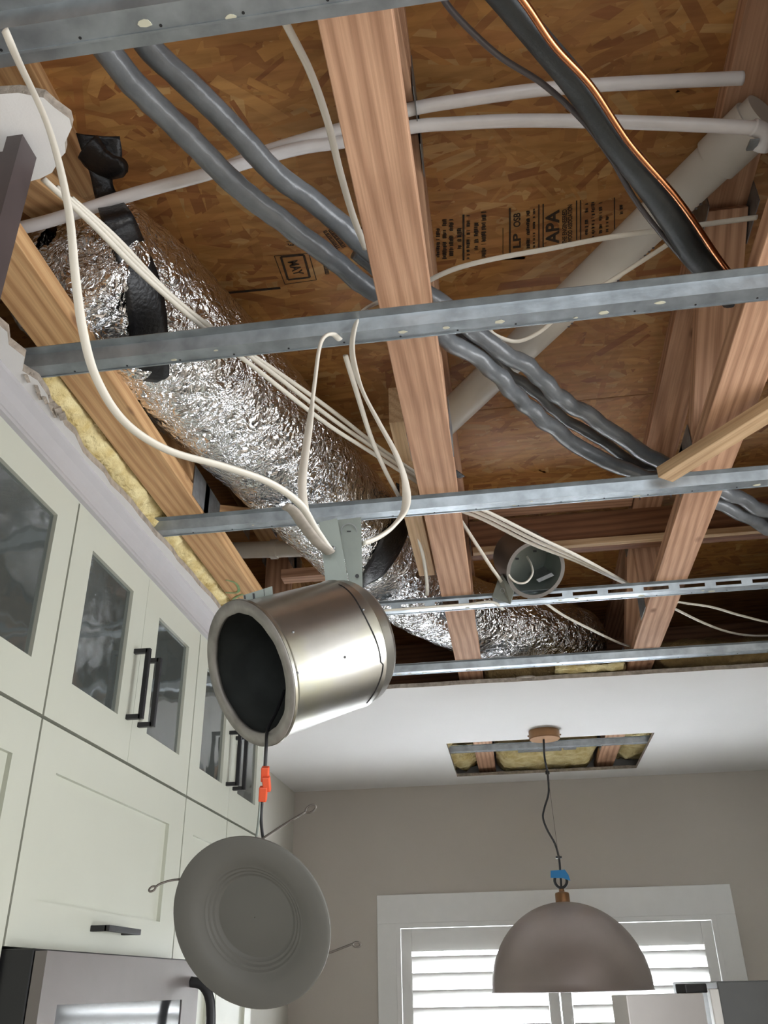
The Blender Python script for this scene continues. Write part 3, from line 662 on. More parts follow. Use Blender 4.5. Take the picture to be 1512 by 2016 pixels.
# ================================================================== CABLES overhead
G = 'white electrical cables'
cable('electrical_cable', zp([(85, 352, 1.02), (180, 440, 1.025), (280, 540, 1.025), (400, 645, 1.03), (500, 723, 1.032), (640, 832, 1.04), (730, 890, 1.045), (830, 955, 1.055)]), 'lowest of three white cables running along the duct under the drywall tab', group=G)
cable('electrical_cable', zp([(110, 368, 1.029), (200, 450, 1.034), (300, 550, 1.036), (410, 642, 1.040), (520, 722, 1.042), (650, 822, 1.049), (740, 885, 1.054), (835, 950, 1.064)]), 'middle of three white cables running along the duct', group=G)
cable('electrical_cable', zp([(140, 390, 1.038), (230, 470, 1.043), (330, 575, 1.045), (430, 655, 1.048), (540, 728, 1.050), (650, 806, 1.058), (745, 880, 1.063), (840, 946, 1.073)]), 'uppermost of three white cables running along the duct', group=G)
cable('electrical_cable', zp([(520, -60, 1.06), (555, 30, 1.06), (610, 140, 1.07), (645, 240, 1.075), (670, 340, 1.08), (695, 425, 1.085), (720, 490, 1.09)]), 'white cable dropping beside the middle truss at the top of the picture', group=G)
cable('electrical_cable', zp([(800, 580, 1.17), (845, 552, 1.17), (900, 528, 1.17), (980, 508, 1.17), (1080, 490, 1.17), (1200, 467, 1.17), (1310, 452, 1.17), (1400, 440, 1.18), (1490, 428, 1.19)]), 'white cable arching right from the middle truss below the printed stamp', ra=0.0062, group=G)
cable('electrical_cable', zp([(1335, 468, 1.17), (1270, 510, 1.165), (1190, 560, 1.16), (1130, 590, 1.16), (1090, 630, 1.16), (1055, 658, 1.155), (1015, 672, 1.15), (975, 660, 1.15), (955, 640, 1.16)]), 'white cable looping along the thick drain pipe', group=G)
for k, (dx, dy, lb) in enumerate([(0, 0, 'upper strand of the flat white cables crossing above the smaller can'), (-5, 7, 'middle strand of the flat white cables crossing above the smaller can'), (-10, 14, 'lower strand of the flat white cables crossing above the smaller can')]):
    cable('electrical_cable', zp([(905+dx, 988+dy, 1.05+k*0.009), (960+dx, 1008+dy, 1.045+k*0.009), (1060+dx, 1058+dy, 1.035+k*0.009), (1140+dx*0.6, 1096+dy*0.6, 1.03+k*0.009), (1225, 1143+dy*0.2, 1.045+k*0.009), (1262, 1165, 1.06+k*0.009)]), lb, ra=0.006, rb=0.004, group=G)
cable('electrical_cable', zp([(880, 985, 1.09), (912, 1032, 1.075), (940, 1075, 1.06), (968, 1118, 1.04), (985, 1142, 1.02), (995, 1165, 1.015)]), 'thin white cable dropping to the bracket of the smaller can', group=G)
cable('electrical_cable', zp([(1035, 1165, 1.02), (1070, 1185, 1.02), (1110, 1212, 1.02), (1165, 1240, 1.03), (1215, 1264, 1.035), (1245, 1274, 1.045)]), 'white cable running from below the smaller can to the right truss', group=G)
cable('electrical_cable', zp([(1310, 1178, 1.06), (1340, 1186, 1.06), (1400, 1195, 1.05), (1460, 1212, 1.05), (1540, 1230, 1.05), (1700, 1250, 1.06)]), 'upper of two white cables sagging right of the knotty truss', group=G)
cable('electrical_cable', zp([(1300, 1185, 1.06), (1335, 1202, 1.05), (1380, 1224, 1.045), (1430, 1243, 1.04), (1480, 1251, 1.045), (1540, 1250, 1.05), (1700, 1240, 1.06)]), 'lower of two white cables sagging right of the knotty truss', group=G)
cable('electrical_cable', zp([(680, 700, 1.03), (700, 765, 1.03), (730, 860, 1.03), (760, 930, 1.03), (792, 990, 1.03), (815, 1040, 1.025), (832, 1090, 1.02), (840, 1140, 1.015), (841, 1172, 1.01)]), 'thin white cable hanging from the hooked channel down past the black tape band', ra=0.0052, group=G)
cable('electrical_cable', zp([(700, 1206, 0.971), (770, 1201, 0.971), (850, 1195, 0.971), (920, 1190, 0.971), (968, 1185, 0.971), (990, 1200, 0.99)]), 'white cable lying along the slotted channel left of the smaller can', ra=0.0062, group=G)

# ================================================================== HANGING CAN
c0 = Pd(491, 1325, 1.0); v = c0.normalized(); ru = (CR-v*CR.dot(v)).normalized(); uu = (CU-v*CU.dot(v)-ru*CU.dot(ru)).normalized()
ax = (v*math.cos(math.radians(58))+(ru*0.955+uu*0.297)*math.sin(math.radians(58))).normalized()
t = thing('recessed_can_housing', 'large galvanised recessed light can dangling open from white cables', 'light housing', c0+ax*0.09)
R = 0.0795; L = 0.136
MB().lathe([(R-0.004, 0.004), (R+0.004, 0.0), (R+0.0045, 0.003), (R+0.001, 0.006), (R, 0.009), (R, L-0.004), (R+0.001, L), (R-0.001, L+0.003), (R-0.002, L+0.015), (R-0.008, L+0.024), (R-0.02, L+0.029), (0.001, L+0.030)], c0, ax, 72).build('shell', 'can', t, 'auto')
b = MB(); seg = 72; x = (Vector((0, 0, 1))-ax*ax.z).normalized(); y = ax.cross(x)
MB().lathe([(R-0.002, 0.004), (R-0.0025, L), (R-0.01, L+0.020), (0.001, L+0.022)], c0, ax, 72).build('lining', 'dark_inside', t, 'auto')
ring = MB(); vs = []; fs = []
for k in range(seg):
    a = 2*PI*k/seg; dr = x*math.cos(a)+y*math.sin(a); ri = R-0.011+0.0018*noise.noise(Vector((math.cos(a)*4, math.sin(a)*4, 0)))
    vs += [c0+dr*ri-ax*0.0015, c0+dr*(R+0.0035)-ax*0.0018, c0+dr*(R+0.0035)+ax*0.001, c0+dr*ri+ax*0.003]
for k in range(seg):
    for j in range(4): fs.append((k*4+j, k*4+(j+1) % 4, ((k+1) % seg)*4+(j+1) % 4, ((k+1) % seg)*4+j))
ring.add(vs, fs).build('rim', 'rim_paint' if 'rim_paint' in M else 'galv_dull', t, True)
# seam line near the back of the shell, rivets
sv = []
for k in range(-20, 21):
    a = math.radians(k*3.2); dr = None
    side = (ru*0.25-v*0.95); side = (side-ax*side.dot(ax)).normalized(); s2 = ax.cross(side)
    dr = side*math.cos(a)+s2*math.sin(a); sv.append(c0+ax*(L-0.012+0.003*math.sin(k*0.25)+(0.004 if k > 6 else 0))+dr*(R+0.0002))
MB().sweep(sv, 0.0009, None, 6).build('seam', 'black', t)
def on_shell(px_, py_):       # point of the shell under a pixel
    d = ray(px_, py_).normalized(); o = -c0; A = d-ax*d.dot(ax); O = o-ax*o.dot(ax)
    qa, qb, qc = A.dot(A), 2*A.dot(O), O.dot(O)-R*R; disc = max(0, qb*qb-4*qa*qc); return d*((-qb-math.sqrt(disc))/(2*qa))
def shell_n(p): q = p-c0; return (q-ax*q.dot(ax)).normalized()
rv = MB()
for q in [(548, 1252), (577, 1244), (679, 1294), (715, 1200), (585, 1325)]:
    p = on_shell(*q); rv.lathe([(0.0018, -0.001), (0.0016, 0.0006), (0.0001, 0.0012)], p, shell_n(p), 10)
rv.build('rivets', 'plate', t, True)
# spring clip tab on the top edge, lower tab, screw tab
def tab(pts, d0, d1, nm, thick=0.0012, m='galv_dull'):
    P = [Pd(x, y, d0 if i < len(pts)/2 else d1) for i, (x, y) in enumerate(pts)]
    return MB().prism(P, ray(*pts[0]).normalized()*thick).build(nm, m, t)
tab([(482, 1188), (538, 1178), (536, 1154), (478, 1172)], 1.02, 1.02, 'clip_tab')
for (x0, y0, x1, y1) in [(480, 1172, 484, 1190), (497, 1168, 502, 1186), (519, 1160, 521, 1182)]:
    MB().prism([Pd(x0, y0, 1.0195), Pd(x1-1, y0, 1.0195), Pd(x1+1, y1, 1.0195), Pd(x0+2, y1, 1.0195)], (0, 0.0006, 0)).build('clip_slot', 'black', t)
tab([(548, 1442), (560, 1444), (591, 1428), (588, 1422)], 1.03, 1.05, 'lower_tab')
# junction box plates
tab([(628, 1028), (664, 1020), (688, 1160), (642, 1156)], 1.13, 1.11, 'bracket_arm', 0.002)
jb = tab([(662, 1024), (711, 1018), (714, 1160), (690, 1158)], 1.15, 1.12, 'junction_box', 0.03)
def dot(px_, py_, d, r, nm, m, par): 
    MB().lathe([(0.0001, 0), (r, 0), (r, 0.0008), (0.0001, 0.0008)], Pd(px_, py_, d), -ray(px_, py_), 24).build(nm, m, par)
kd = Pd(687, 1046, 1.144); kn = -ray(687, 1046).normalized()
MB().lathe([(0.0098, 0), (0.0106, 0), (0.0106, 0.001), (0.0098, 0.001)], kd, kn, 28).build('knockout_ring', 'plate', jb)
MB().obox(kd+kn*0.001, CR*0.0026, CU*0.0008, kn*0.0006).build('knockout_slot', 'black', jb)
dot(703, 1134, 1.119, 0.0026, 'screw_hole', 'black', jb); dot(708, 1159, 1.112, 0.0014, 'screw_hole', 'black', jb)
cl_ = MB(); cl_.sweep([Pd(648+9*math.cos(a), 1075+12*math.sin(a), 1.11) for a in [2*PI*i/16 for i in range(12)]], 0.0022, None, 8); cl_.build('cable_clamp', 'plate', t, True)
# cables of the can
cable('supply_cable', dp([(10, 60, 1.22), (35, 118, 1.20), (95, 250, 1.12), (133, 400, 1.06), (148, 540, 1.02), (163, 650, 1.00), (190, 745, 0.99), (245, 830, 0.99), (330, 886, 1.00), (440, 918, 1.02), (530, 950, 1.05), (590, 992, 1.08), (620, 1040, 1.09), (648, 1082, 1.10)]), 'long cream cable swooping from the top left channel down to the hanging can', ra=0.0058, group='cables feeding the hanging can')
cable('supply_cable', dp([(668, 668, 1.52), (655, 658, 1.49), (638, 664, 1.47), (628, 690, 1.45), (620, 750, 1.40), (610, 830, 1.33), (600, 900, 1.24), (595, 950, 1.17), (600, 1000, 1.12), (622, 1045, 1.10), (650, 1084, 1.105)]), 'white cable hooked over the channel and hanging to the big can', ra=0.0060, group='cables feeding the hanging can')
cable('supply_cable', dp([(770, 588, 1.60), (740, 597, 1.58), (712, 615, 1.54), (697, 650, 1.50), (694, 700, 1.46), (712, 765, 1.42), (745, 830, 1.36), (780, 895, 1.30), (798, 950, 1.26), (798, 1000, 1.22), (775, 1035, 1.19), (745, 1058, 1.17), (715, 1070, 1.155)]), 'white cable looping from the middle truss around to the junction box of the hanging can', ra=0.0064, group='cables feeding the hanging can')
cable('supply_cable', dp([(562, 996, 1.055), (578, 1006, 1.06), (598, 1034, 1.07), (625, 1068, 1.085), (650, 1088, 1.10)]), 'short cut cable stub taped beside the clamp of the hanging can', m='cable_old', ra=0.0085, group='cables feeding the hanging can')

# lamp cord, connector and LED trim disc
t = thing('retrofit_lamp', 'round grey retrofit lamp disc dangling on wires below the hanging can', 'lamp', Pd(491, 1817, 0.95))
dc = Pd(491, 1817, 0.95); v2 = dc.normalized(); r2 = (CR-v2*CR.dot(v2)).normalized(); u2 = (CU-v2*CU.dot(v2)-r2*CU.dot(r2)).normalized()
nrm = (-v2*0.824+(-r2*0.70-u2*0.714)*0.566).normalized()
MB().lathe([(a*0.885, c_) for a, c_ in ((0.088, -0.004), (0.0935, -0.0045), (0.0945, -0.003), (0.0945, -0.0005), (0.092, 0.0006), (0.075, 0.0), (0.066, -0.002), (0.061, -0.006), (0.058, -0.0065), (0.056, -0.0085), (0.0535, -0.009), (0.0515, -0.011), (0.049, -0.0115), (0.047, -0.0135), (0.045, -0.014))], dc, nrm, 96).build('trim_ring', 'disc', t, 'auto')
MB().lathe([(a*0.885, c_) for a, c_ in ((0.0455, -0.014), (0.02, -0.0125), (0.0005, -0.012))], dc, nrm, 64).build('lens', 'lens', t, True)
MB().lathe([(a*0.885, c_) for a, c_ in ((0.088, -0.004), (0.074, -0.010), (0.062, -0.03), (0.045, -0.045), (0.001, -0.046))], dc, nrm, 48).build('back_housing', 'trim', t, 'auto')
def spring(pts, loop):
    P = spline(pts, 6); b = MB().sweep(P, 0.0012, None, 6); e = P[-1]; d = (P[-1]-P[-2]).normalized(); s = d.cross(v2).normalized()
    b.sweep([e+d*(loop*(1-math.cos(a)))+s*(loop*0.55*math.sin(a)) for a in [2*PI*i/18 for i in range(19)]], 0.0011, None, 6, None, False)
    b.build('spring_clip', 'wire', t, True)
spring([Pd(470, 1690, 1.0), Pd(503, 1661, 0.99), Pd(555, 1626, 0.985), Pd(602, 1598, 0.98)], 0.006)
spring([Pd(400, 1730, 0.98), Pd(345, 1732, 0.97), Pd(318, 1739, 0.965), Pd(306, 1746, 0.963)], 0.0035)
spring([Pd(580, 1900, 1.0), Pd(643, 1878, 0.99), Pd(690, 1860, 0.985), Pd(695, 1859, 0.985)], 0.004)
MB().obox(Pd(492, 1662, 0.985), CR*0.007, CU*0.004, CF*0.006).build('clip_base', 'plate', t)
MB().sweep(spline(dp([(560, 1360, 1.06), (545, 1400, 1.03), (527, 1436, 1.0), (524, 1470, 0.985), (522, 1512, 0.98)]), 8), 0.0019, None, 8).build('upper_cord', 'black', t, True)
cn = thing
con = MB().obox(Pd(522, 1524, 0.975), CR*0.0042, CU*0.0078+CR*0.0003, CF*0.004).build('connector', 'orange', t, False, 0.0012)
MB().obox(Pd(525, 1543, 0.973), CR*0.0040, CU*0.0078-CR*0.0007, CF*0.0046).build('connector_housing', 'orange', con, False, 0.0012)
MB().obox(Pd(518, 1563, 0.975), CR*0.0043, CU*0.0078+CR*0.0004, CF*0.004).build('connector_plug', 'orange', con, False, 0.0012)
MB().sweep(spline(dp([(516, 1578, 0.975), (514, 1610, 0.98), (517, 1645, 0.99), (524, 1680, 1.0)]), 8), 0.0017, None, 8).build('lower_cord', 'black', t, True)
MB().sweep(spline(dp([(512, 1578, 0.975), (509, 1615, 0.98), (504, 1650, 0.99), (500, 1670, 0.995)]), 8), 0.0013, None, 8).build('white_wire', 'galv_dull', t, True)

# ================================================================== SECOND CAN (mounted)
c2 = Pd(1055, 1122, 2.52); v = c2.normalized()
ru = (CR-v*CR.dot(v)).normalized(); uu = (CU-v*CU.dot(v)-ru*CU.dot(ru)).normalized()
ax2 = (v*0.80+(-ru*0.72+uu*0.70)*0.42).normalized()
t = thing('small_can_housing', 'smaller grey recessed light can mounted open on the slotted channel', 'light housing', c2)
R2 = 0.085
MB().lathe([(R2-0.009, 0.002), (R2-0.009, 0), (R2+0.002, 0), (R2+0.002, 0.004), (R2, 0.006), (R2, 0.135), (R2-0.008, 0.145), (0.001, 0.147)], c2, ax2, 56).build('shell', 'dull_shell' if 'dull_shell' in M else 'galv_dull', t, 'auto')
MB().lathe([(R2-0.004, 0.002), (R2-0.004, 0.13), (0.001, 0.131)], c2, ax2, 56).build('lining', 'galv_dull', t, 'auto')
MB().lathe([(0.0001, 0), (0.016, 0), (0.016, 0.002), (0.0001, 0.002)], c2+ax2*0.126+(-ru*0.02+uu*0.02), -ax2, 24).build('back_hole', 'black', t)
for q, sx in (((1018, 1100), 1), ((1053, 1085), 1)):
    MB().obox(Pd(*q, 2.60), ru*0.005, uu*0.003, v*0.004).build('lamp_slot', 'black', t)
MB().obox(c2+ax2*0.10+ru*0.05-uu*0.045, ru*0.022+uu*0.01, uu*0.004-ru*0.004, ax2*0.03).build('plaster_bracket', 'plate', t)
MB().sweep(spline(dp([(1037, 1095, 2.6), (1046, 1112, 2.56), (1048, 1130, 2.53), (1036, 1146, 2.50), (1018, 1147, 2.50), (1004, 1136, 2.5), (1000, 1122, 2.5)]), 8), 0.0032, None, 8).build('lamp_wire', 'cable', t, True)
P = [Pd(x, y, d) for x, y, d in [(968, 1176, 2.50), (1005, 1190, 2.49), (1012, 1165, 2.50), (988, 1130, 2.53), (980, 1142, 2.54)]]
jb = MB().prism(P, v*0.05).build('junction_box', 'galv_dull', t, False, 0.001)
MB().lathe([(0.006, 0), (0.007, 0), (0.007, 0.001), (0.006, 0.001)], Pd(989, 1163, 2.492), -v, 20).build('knockout_ring', 'plate', jb)

# ================================================================== INSULATION
ins = 'yellow fibreglass batt pieces'
tag(lumpy('insulation_batt', -0.885, -0.765, 1.16, 2.3, 0.985, 1.045, 'insul', 0.014, 16, 0.014, seed=3), 'yellow fibreglass batt squeezed between left truss and torn drywall edge', 'insulation', ins)
tag(lumpy('insulation_batt', -0.88, -0.775, 2.32, 3.0, 0.985, 1.10, 'insul', 0.016, 14, 0.018, seed=9), 'brownish fibreglass batt end above the rim of the hanging can', 'insulation', ins)
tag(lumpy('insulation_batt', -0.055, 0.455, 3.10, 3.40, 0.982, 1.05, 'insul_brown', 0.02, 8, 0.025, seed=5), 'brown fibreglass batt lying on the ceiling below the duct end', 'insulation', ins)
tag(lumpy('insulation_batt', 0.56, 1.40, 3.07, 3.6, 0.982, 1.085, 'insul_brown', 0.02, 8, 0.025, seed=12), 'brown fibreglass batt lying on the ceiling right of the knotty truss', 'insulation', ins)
tag(lumpy('insulation_batt', 0.20, 0.44, 3.03, 3.12, 0.980, 1.0, 'insul', 0.008, 20, 0.02, seed=15), 'small yellow fibreglass scrap poking over the cut ceiling edge', 'insulation', ins)
# seen through the far ceiling hole
tag(lumpy('insulation_batt', -0.62, -0.155, 3.95, 4.8, 1.01, 1.10, 'insul', 0.03, 10, 0.025, seed=21), 'pale yellow batt at the left end of the far ceiling hole', 'insulation', ins)
tag(lumpy('insulation_batt', 0.56, 1.1, 3.85, 4.8, 1.03, 1.12, 'insul', 0.03, 10, 0.025, seed=31), 'pale yellow batt at the right end of the far ceiling hole', 'insulation', ins)
tag(lumpy('insulation_batt', -0.05, 0.45, 4.37, 4.80, 0.998, 1.12, 'insul', 0.014, 12, 0.02, seed=41), 'orange-yellow batt sagging out of the middle of the far ceiling hole', 'insulation', ins)
channel(4.19, -0.62, 1.1, 'grey steel channel seen inside the small far ceiling hole')
t = thing('hanger_bar_plate', 'grey metal mounting plate inside the far ceiling hole', 'bracket', (0.15, 4.3, 1.0))
MB().box(-0.05, 0.40, 4.235, 4.275, 0.992, 1.0).build('bar', 'galv', t); MB().box(0.06, 0.27, 4.28, 4.36, 1.0, 1.03).build('box', 'plate', t); MB().box(0.28, 0.34, 4.28, 4.35, 1.0, 1.03).build('box', 'plate', t)

# ================================================================== PENDANT
pc = Vector((0.171, 3.81, ZCEIL)); t = thing('pendant_lamp', 'brown dome pendant lamp hanging in front of the shuttered window', 'pendant lamp', (0.174, 3.81, -0.02))
MB().lathe([(0.001, 0), (0.064, 0), (0.066, -0.002), (0.066, -0.034), (0.063, -0.037), (0.001, -0.037)], pc, (0, 0, 1), 48).build('canopy', 'bronze', t, 'auto')
for a in (0, PI): MB().lathe([(0.003, 0), (0.004, 0.004), (0.001, 0.006)], pc+Vector((0.066*math.cos(a), 0.066*math.sin(a), -0.02)), (math.cos(a), math.sin(a), 0), 10).build('screw', 'bronze', t)
cp = spline([Py(x, y, 3.81) for x, y in [(1070, 1447), (1072, 1490), (1078, 1522), (1080, 1560), (1072, 1590), (1069, 1610), (1078, 1635), (1092, 1660), (1100, 1687), (1103, 1715), (1105, 1745)]], 8)
MB().sweep(cp, 0.0042, None, 8).build('cord', 'black', t, True)
MB().lathe([(0.004, -0.008), (0.009, -0.006), (0.009, 0.006), (0.004, 0.008)], Py(1078, 1521, 3.81), (0, 0, 1), 14).build('cord_grip', 'black', t, True)
q = Py(1100, 1688, 3.81); MB().box(q.x-0.012, q.x+0.012, q.y-0.006, q.y+0.006, q.z-0.004, q.z+0.004).build('cord_clip', 'black', t)
MB().sweep([Py(1078, 1521, 3.80), Py(1100, 1690, 3.80)], 0.0008, None, 6).build('support_wire', 'wire', t)
rc = Py(1104, 1734, 3.81); MB().sweep([rc+Vector((0.024*math.cos(a), 0, 0.026*math.sin(a))) for a in [2*PI*i/28 for i in range(29)]], 0.0055, None, 10, (0, 1, 0), False).build('ring', 'black', t, True)
dx = Vector((0.1745, 3.81, 0)); MB().lathe([(0.001, 0.332), (0.010, 0.332), (0.011, 0.322), (0.026, 0.318), (0.028, 0.312), (0.028, 0.282), (0.02, 0.28)], dx, (0, 0, 1), 32).build('socket_cap', 'bronze', t, 'auto')
pr = [(0.301*math.sin(a), -0.02+0.305*math.cos(a)) for a in [PI/2*i/22 for i in range(1, 23)]]
inn = [(r*0.985, z-0.004) for r, z in pr[::-1]]
MB().lathe([(0.018, 0.2855)]+pr+[(0.304, -0.024), (0.297, -0.026)]+inn, dx, (0, 0, 1), 72).build('shade', 'dome', t, 'auto')
# blue painter's tape flag
tp = [Py(x, y, 3.80) for x, y in [(1084, 1714), (1112, 1712), (1119, 1722), (1123, 1734), (1108, 1729), (1084, 1728)]]
tag(MB().prism(tp, (0, 0.001, 0)).build('tape_flag', 'blue', None), "scrap of blue painter's tape stuck to the pendant cord", 'tape')

# ================================================================== WINDOW + SHUTTERS
win = thing('window_1', None, None, (0.16, YF, wz0)); win['kind'] = 'structure'; win['label'] = 'white cased window with plantation shutters on the far wall'
cw = 0.096
MB().box(wx0-cw, wx1+cw, YF-0.022, YF+0.005, wz1, wz1+0.135).build('head_casing', 'trim', win, False, 0.002)
MB().box(wx0-cw, wx0, YF-0.022, YF+0.005, wz0-0.1, wz1).build('side_casing', 'trim', win, False, 0.002)
MB().box(wx1, wx1+cw, YF-0.022, YF+0.005, wz0-0.1, wz1).build('side_casing', 'trim', win, False, 0.002)
MB().box(wx0-cw-0.02, wx1+cw+0.02, YF-0.05, YF+0.01, wz0-0.03, wz0).build('window_sill', 'trim', win, False, 0.002)
b = MB(); fr = 0.022
b.box(wx0, wx1, YF-0.028, YF+0.03, wz1-fr, wz1); b.box(wx0, wx0+fr, YF-0.028, YF+0.03, wz0, wz1-fr); b.box(wx1-fr, wx1, YF-0.028, YF+0.03, wz0, wz1-fr); b.build('shutter_frame', 'trim', win)
MB().box(wx0, wx1, YF+0.085, YF+0.09, wz0, wz1).build('pane', 'pane', win)
def shutter(x0, x1, label):
    s = thing('plantation_shutter', label, 'shutter', ((x0+x1)/2, YF-0.02, wz0), 'plantation shutters')
    st, top, z1, z0 = 0.052, 0.105, wz1-fr-0.003, wz0+0.01; y0, y1 = YF-0.026, YF+0.002
    MB().box(x0, x0+st, y0, y1, z0, z1).build('stile', 'trim', s, False, 0.002); MB().box(x1-st, x1, y0, y1, z0, z1).build('stile', 'trim', s, False, 0.002)
    MB().box(x0+st, x1-st, y0, y1, z1-top, z1).build('rail', 'trim', s, False, 0.002); MB().box(x0+st, x1-st, y0, y1, z0, z0+0.11).build('rail', 'trim', s, False, 0.002)
    z = z1-top-0.052; a = math.radians(45)
    me = None
    while z > z0+0.13:
        prof = [(0.0445*math.cos(k), 0.0055*math.sin(k)) for k in [2*PI*i/14 for i in range(14)]]
        pts = [(x0+st+0.001, YF-0.012+p*math.cos(a)-q*math.sin(a), z-p*math.sin(a)-q*math.cos(a)) for p, q in prof]
        if me is None: o = MB().prism(pts, (x1-x0-2*st-0.002, 0, 0)).build('louver', 'trim', s, 'auto'); me = o; zz = z
        else:
            o = me.copy(); COL.objects.link(o); mw = WORLD[me.name].copy(); mw.translation.z += z-zz; fin(o, mw.translation, None, s)
        z -= 0.0735
shutter(wx0+fr+0.003, 0.158, 'white louvered shutter panel left of the pendant dome'); shutter(0.164, wx1-fr-0.003, 'white louvered shutter panel on the right behind pendant and fridge')

# ================================================================== CABINETS
XF = -0.83; DTK = 0.019
def pull(par, y0, y1, z0, z1, m='black'):
    b = MB(); s = 0.0055; xo = XF+0.034
    if abs(z1-z0) > abs(y1-y0):
        y = (y0+y1)/2; b.box(xo-s, xo+s, y-s, y+s, z0, z1); b.box(XF, xo, y-s, y+s, z0, z0+2*s); b.box(XF, xo, y-s, y+s, z1-2*s, z1)
    else:
        z = (z0+z1)/2; b.box(xo-s, xo+s, y0, y1, z-s, z+s); b.box(XF, xo, y0, y0+2*s, z-s, z+s); b.box(XF, xo, y1-2*s, y1, z-s, z+s)
    b.build('handle', m, par, False, 0.001, 'black square bar handle')
def door(par, y0, y1, z0, z1, py0, py1, pz0, pz1, glass, nm='door'):
    b = MB(); xa, xb = XF-DTK, XF
    b.box(xa, xb, y0, py0, z0, z1); b.box(xa, xb, py1, y1, z0, z1); b.box(xa, xb, py0, py1, pz1, z1); b.box(xa, xb, py0, py1, z0, pz0)
    d = b.build(nm, 'cab', par)
    if glass: MB().box(XF-0.012, XF-0.008, py0-0.004, py1+0.004, pz0-0.004, pz1+0.004).build('glass_pane', 'glass', d, False, 0, 'dark rippled glass')
    else: MB().box(xa, XF-0.009, py0-0.002, py1+0.002, pz0-0.002, pz1+0.002).build('panel', 'cab', d)
    return d
def carcass(par, y0, y1, z0, z1, open_front):
    b = MB(); x0, x1, k = XL+0.002, XF-DTK-0.001, 0.016
    b.box(x0, x1, y0, y0+k, z0, z1); b.box(x0, x1, y1-k, y1, z0, z1); b.box(x0, x1, y0+k, y1-k, z1-k, z1); b.box(x0, x1, y0+k, y1-k, z0, z0+k); b.box(x0, x0+0.006, y0+k, y1-k, z0+k, z1-k)
    b.build('carcass', 'cab_in' if open_front else 'gap', par)
g = 0.0034
ZT, ZM, ZB = 0.890, 0.4445, 0.070
YA, YB_, YC_, YD = 0.694, 1.466, 2.238, 2.952
def upper(y0, y1, sd, label, hy):
    t = thing('glass_cabinet', label, 'cabinet', ((XL+XF)/2, (y0+y1)/2, ZM), 'glass door wall cabinets')
    carcass(t, y0+0.001, y1-0.001, ZM+0.001, ZT, True); ym = (y0+y1)/2
    for k, (a, c) in enumerate(((y0, ym), (ym, y1))):
        e0, e1 = (g if k == 0 else 0.0007), (0.0007 if k == 0 else g)
        d = door(t, a+e0, c-e1, ZM+g, ZT, a+sd, c-sd+0.006, 0.533, 0.824, True)
        y = ym-0.034 if k == 0 else ym+0.034
        pull(d, y-0.005, y+0.005, 0.533, 0.697)
    MB().box(XF-DTK, XF-0.001, y0, y1, ZT+0.001, 0.8965).build('top_strip', 'cab', t)
upper(YA, YB_, 0.080, 'white wall cabinet with large dark glass door at the left edge, nearest the camera', 0)
upper(YB_, YC_, 0.086, 'white wall cabinet with two glass doors and black pulls above the lift-up door', 0)
upper(YC_, YD, 0.080, 'white wall cabinet with glass doors partly hidden by the hanging can', 0)
t = thing('wall_cabinet', 'white wall cabinet door at the left edge beside the microwave', 'cabinet', ((XL+XF)/2, 1.08, -0.42))
carcass(t, YA+0.001, YB_-0.001, -0.42, ZM-0.001, False)
ym = (YA+YB_)/2
for k, (a, c) in enumerate(((YA, ym), (ym, YB_))): door(t, a+g, c-g, -0.42, ZM-g, a+0.082, c-0.082+0.005, -0.34, 0.361, False)
t = thing('lift_up_cabinet', 'white cabinet with one wide panel door and flat horizontal pull above the microwave', 'cabinet', ((XL+XF)/2, 1.85, ZB))
carcass(t, YB_+0.001, YC_-0.001, ZB, ZM-0.001, False)
d = door(t, YB_+g, YC_-g, ZB, ZM-g, 1.548, 2.137, 0.144, 0.361, False)
pull(d, 1.775, 1.935, 0.106, 0.117)
t = thing('wall_cabinet', 'white wall cabinet right of the microwave behind the lamp disc', 'cabinet', ((XL+XF)/2, 2.6, -0.42))
carcass(t, YC_+0.001, YD-0.001, -0.42, ZM-0.001, False)
ym = (YC_+YD)/2
for k, (a, c) in enumerate(((YC_, ym), (ym, YD))): door(t, a+g, c-g, -0.42, ZM-g, a+0.075, c-0.07, -0.34, 0.361, False)

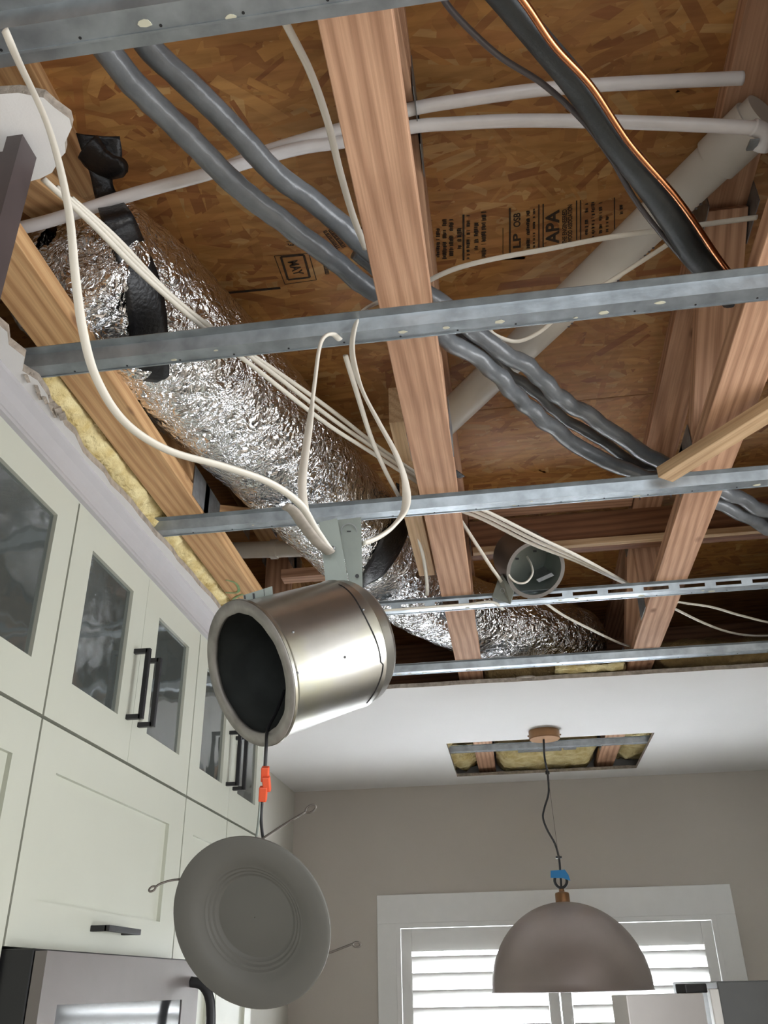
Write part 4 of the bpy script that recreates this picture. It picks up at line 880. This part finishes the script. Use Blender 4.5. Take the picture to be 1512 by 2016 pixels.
# ================================================================== MICROWAVE
XM = -0.755
t = thing('microwave', 'stainless over-range microwave with curved dark handle under the cabinets', 'microwave', ((XL+XM)/2, 1.84, -0.36))
y0, y1, zt = YB_+0.004, YC_-0.012, 0.066
MB().box(XL+0.01, XM-0.022, y0, y1, -0.36, zt).build('body', 'black', t, False, 0.003)
b = MB(); wy0, wy1, wz = y0+0.06, y1-0.105, -0.015
b.box(XM-0.02, XM, y0, wy0, -0.36, zt-0.004); b.box(XM-0.02, XM, wy1, y1, -0.36, zt-0.004); b.box(XM-0.02, XM, wy0, wy1, wz, zt-0.004); b.box(XM-0.02, XM, wy0, wy1, -0.36, -0.30)
d = b.build('door', 'steel', t, False, 0.0)
MB().box(XM-0.015, XM-0.002, wy0, wy1, -0.30, wz).build('window', 'black_glass', d)
MB().sweep(spline([Vector((XM, y1-0.06, 0.02)), Vector((XM+0.03, y1-0.06, 0.012)), Vector((XM+0.05, y1-0.06, -0.02)), Vector((XM+0.056, y1-0.06, -0.08)), Vector((XM+0.058, y1-0.06, -0.16)), Vector((XM+0.05, y1-0.06, -0.26)), Vector((XM, y1-0.06, -0.31))], 8), 0.008, 0.011, 12).build('handle', 'black', d, True)

# ================================================================== FRIDGE
t = thing('refrigerator', 'steel refrigerator with its door ajar at the lower right corner', 'refrigerator', (0.9, 3.4, ZF))
h0 = Py(1402, 1932, 3.02); fx = h0.x+0.012; ft = h0.z
MB().box(fx, 1.40, 3.02, 3.90, ZF+0.02, ft).build('body', 'steel_dark', t, False, 0.004)
p = Py(1384, 1955, 2.99); q = Py(1233, 1961, 2.80); p.z = q.z = 0; dd = (q-p).normalized(); nn = Vector((-dd.y, dd.x, 0)); nn = nn if nn.y > 0 else -nn
dt = Py(1300, 1957, 2.9).z
c = (p+q)/2+nn*0.03; c.z = (dt+ZF+0.05)/2
d = MB().obox(c, dd*((q-p).length/2), nn*0.03, Vector((0, 0, (dt-ZF-0.05)/2))).build('door', 'steel_pale', t, False, 0.003)
hc = p+nn*0.03+dd*0.012; hc.z = dt+0.012
MB().obox(hc, dd*0.045, nn*0.02, Vector((0, 0, 0.012))).build('hinge_cover', 'black', t, False, 0.003)
MB().box(fx-0.028, fx-0.002, 3.0, 3.05, ZF+0.05, dt+0.01).build('lit_gap_bar', 'trim', t, False, 0.003)  # white bar standing for light in the gap between door and body

# ================================================================== BROWN END PANEL at the left edge
b = MB(); zt1 = 0.95
b.box(-0.558, -0.537, 0.661, 0.697, ZF, zt1); b.box(-0.80, -0.558, 0.661, 0.697, ZF, 0.922)
tag(b.build('brown_post', 'brown_stain', None, False, 0.0), 'dark brown notched wooden post at the left edge below the drywall tab', 'wood post')
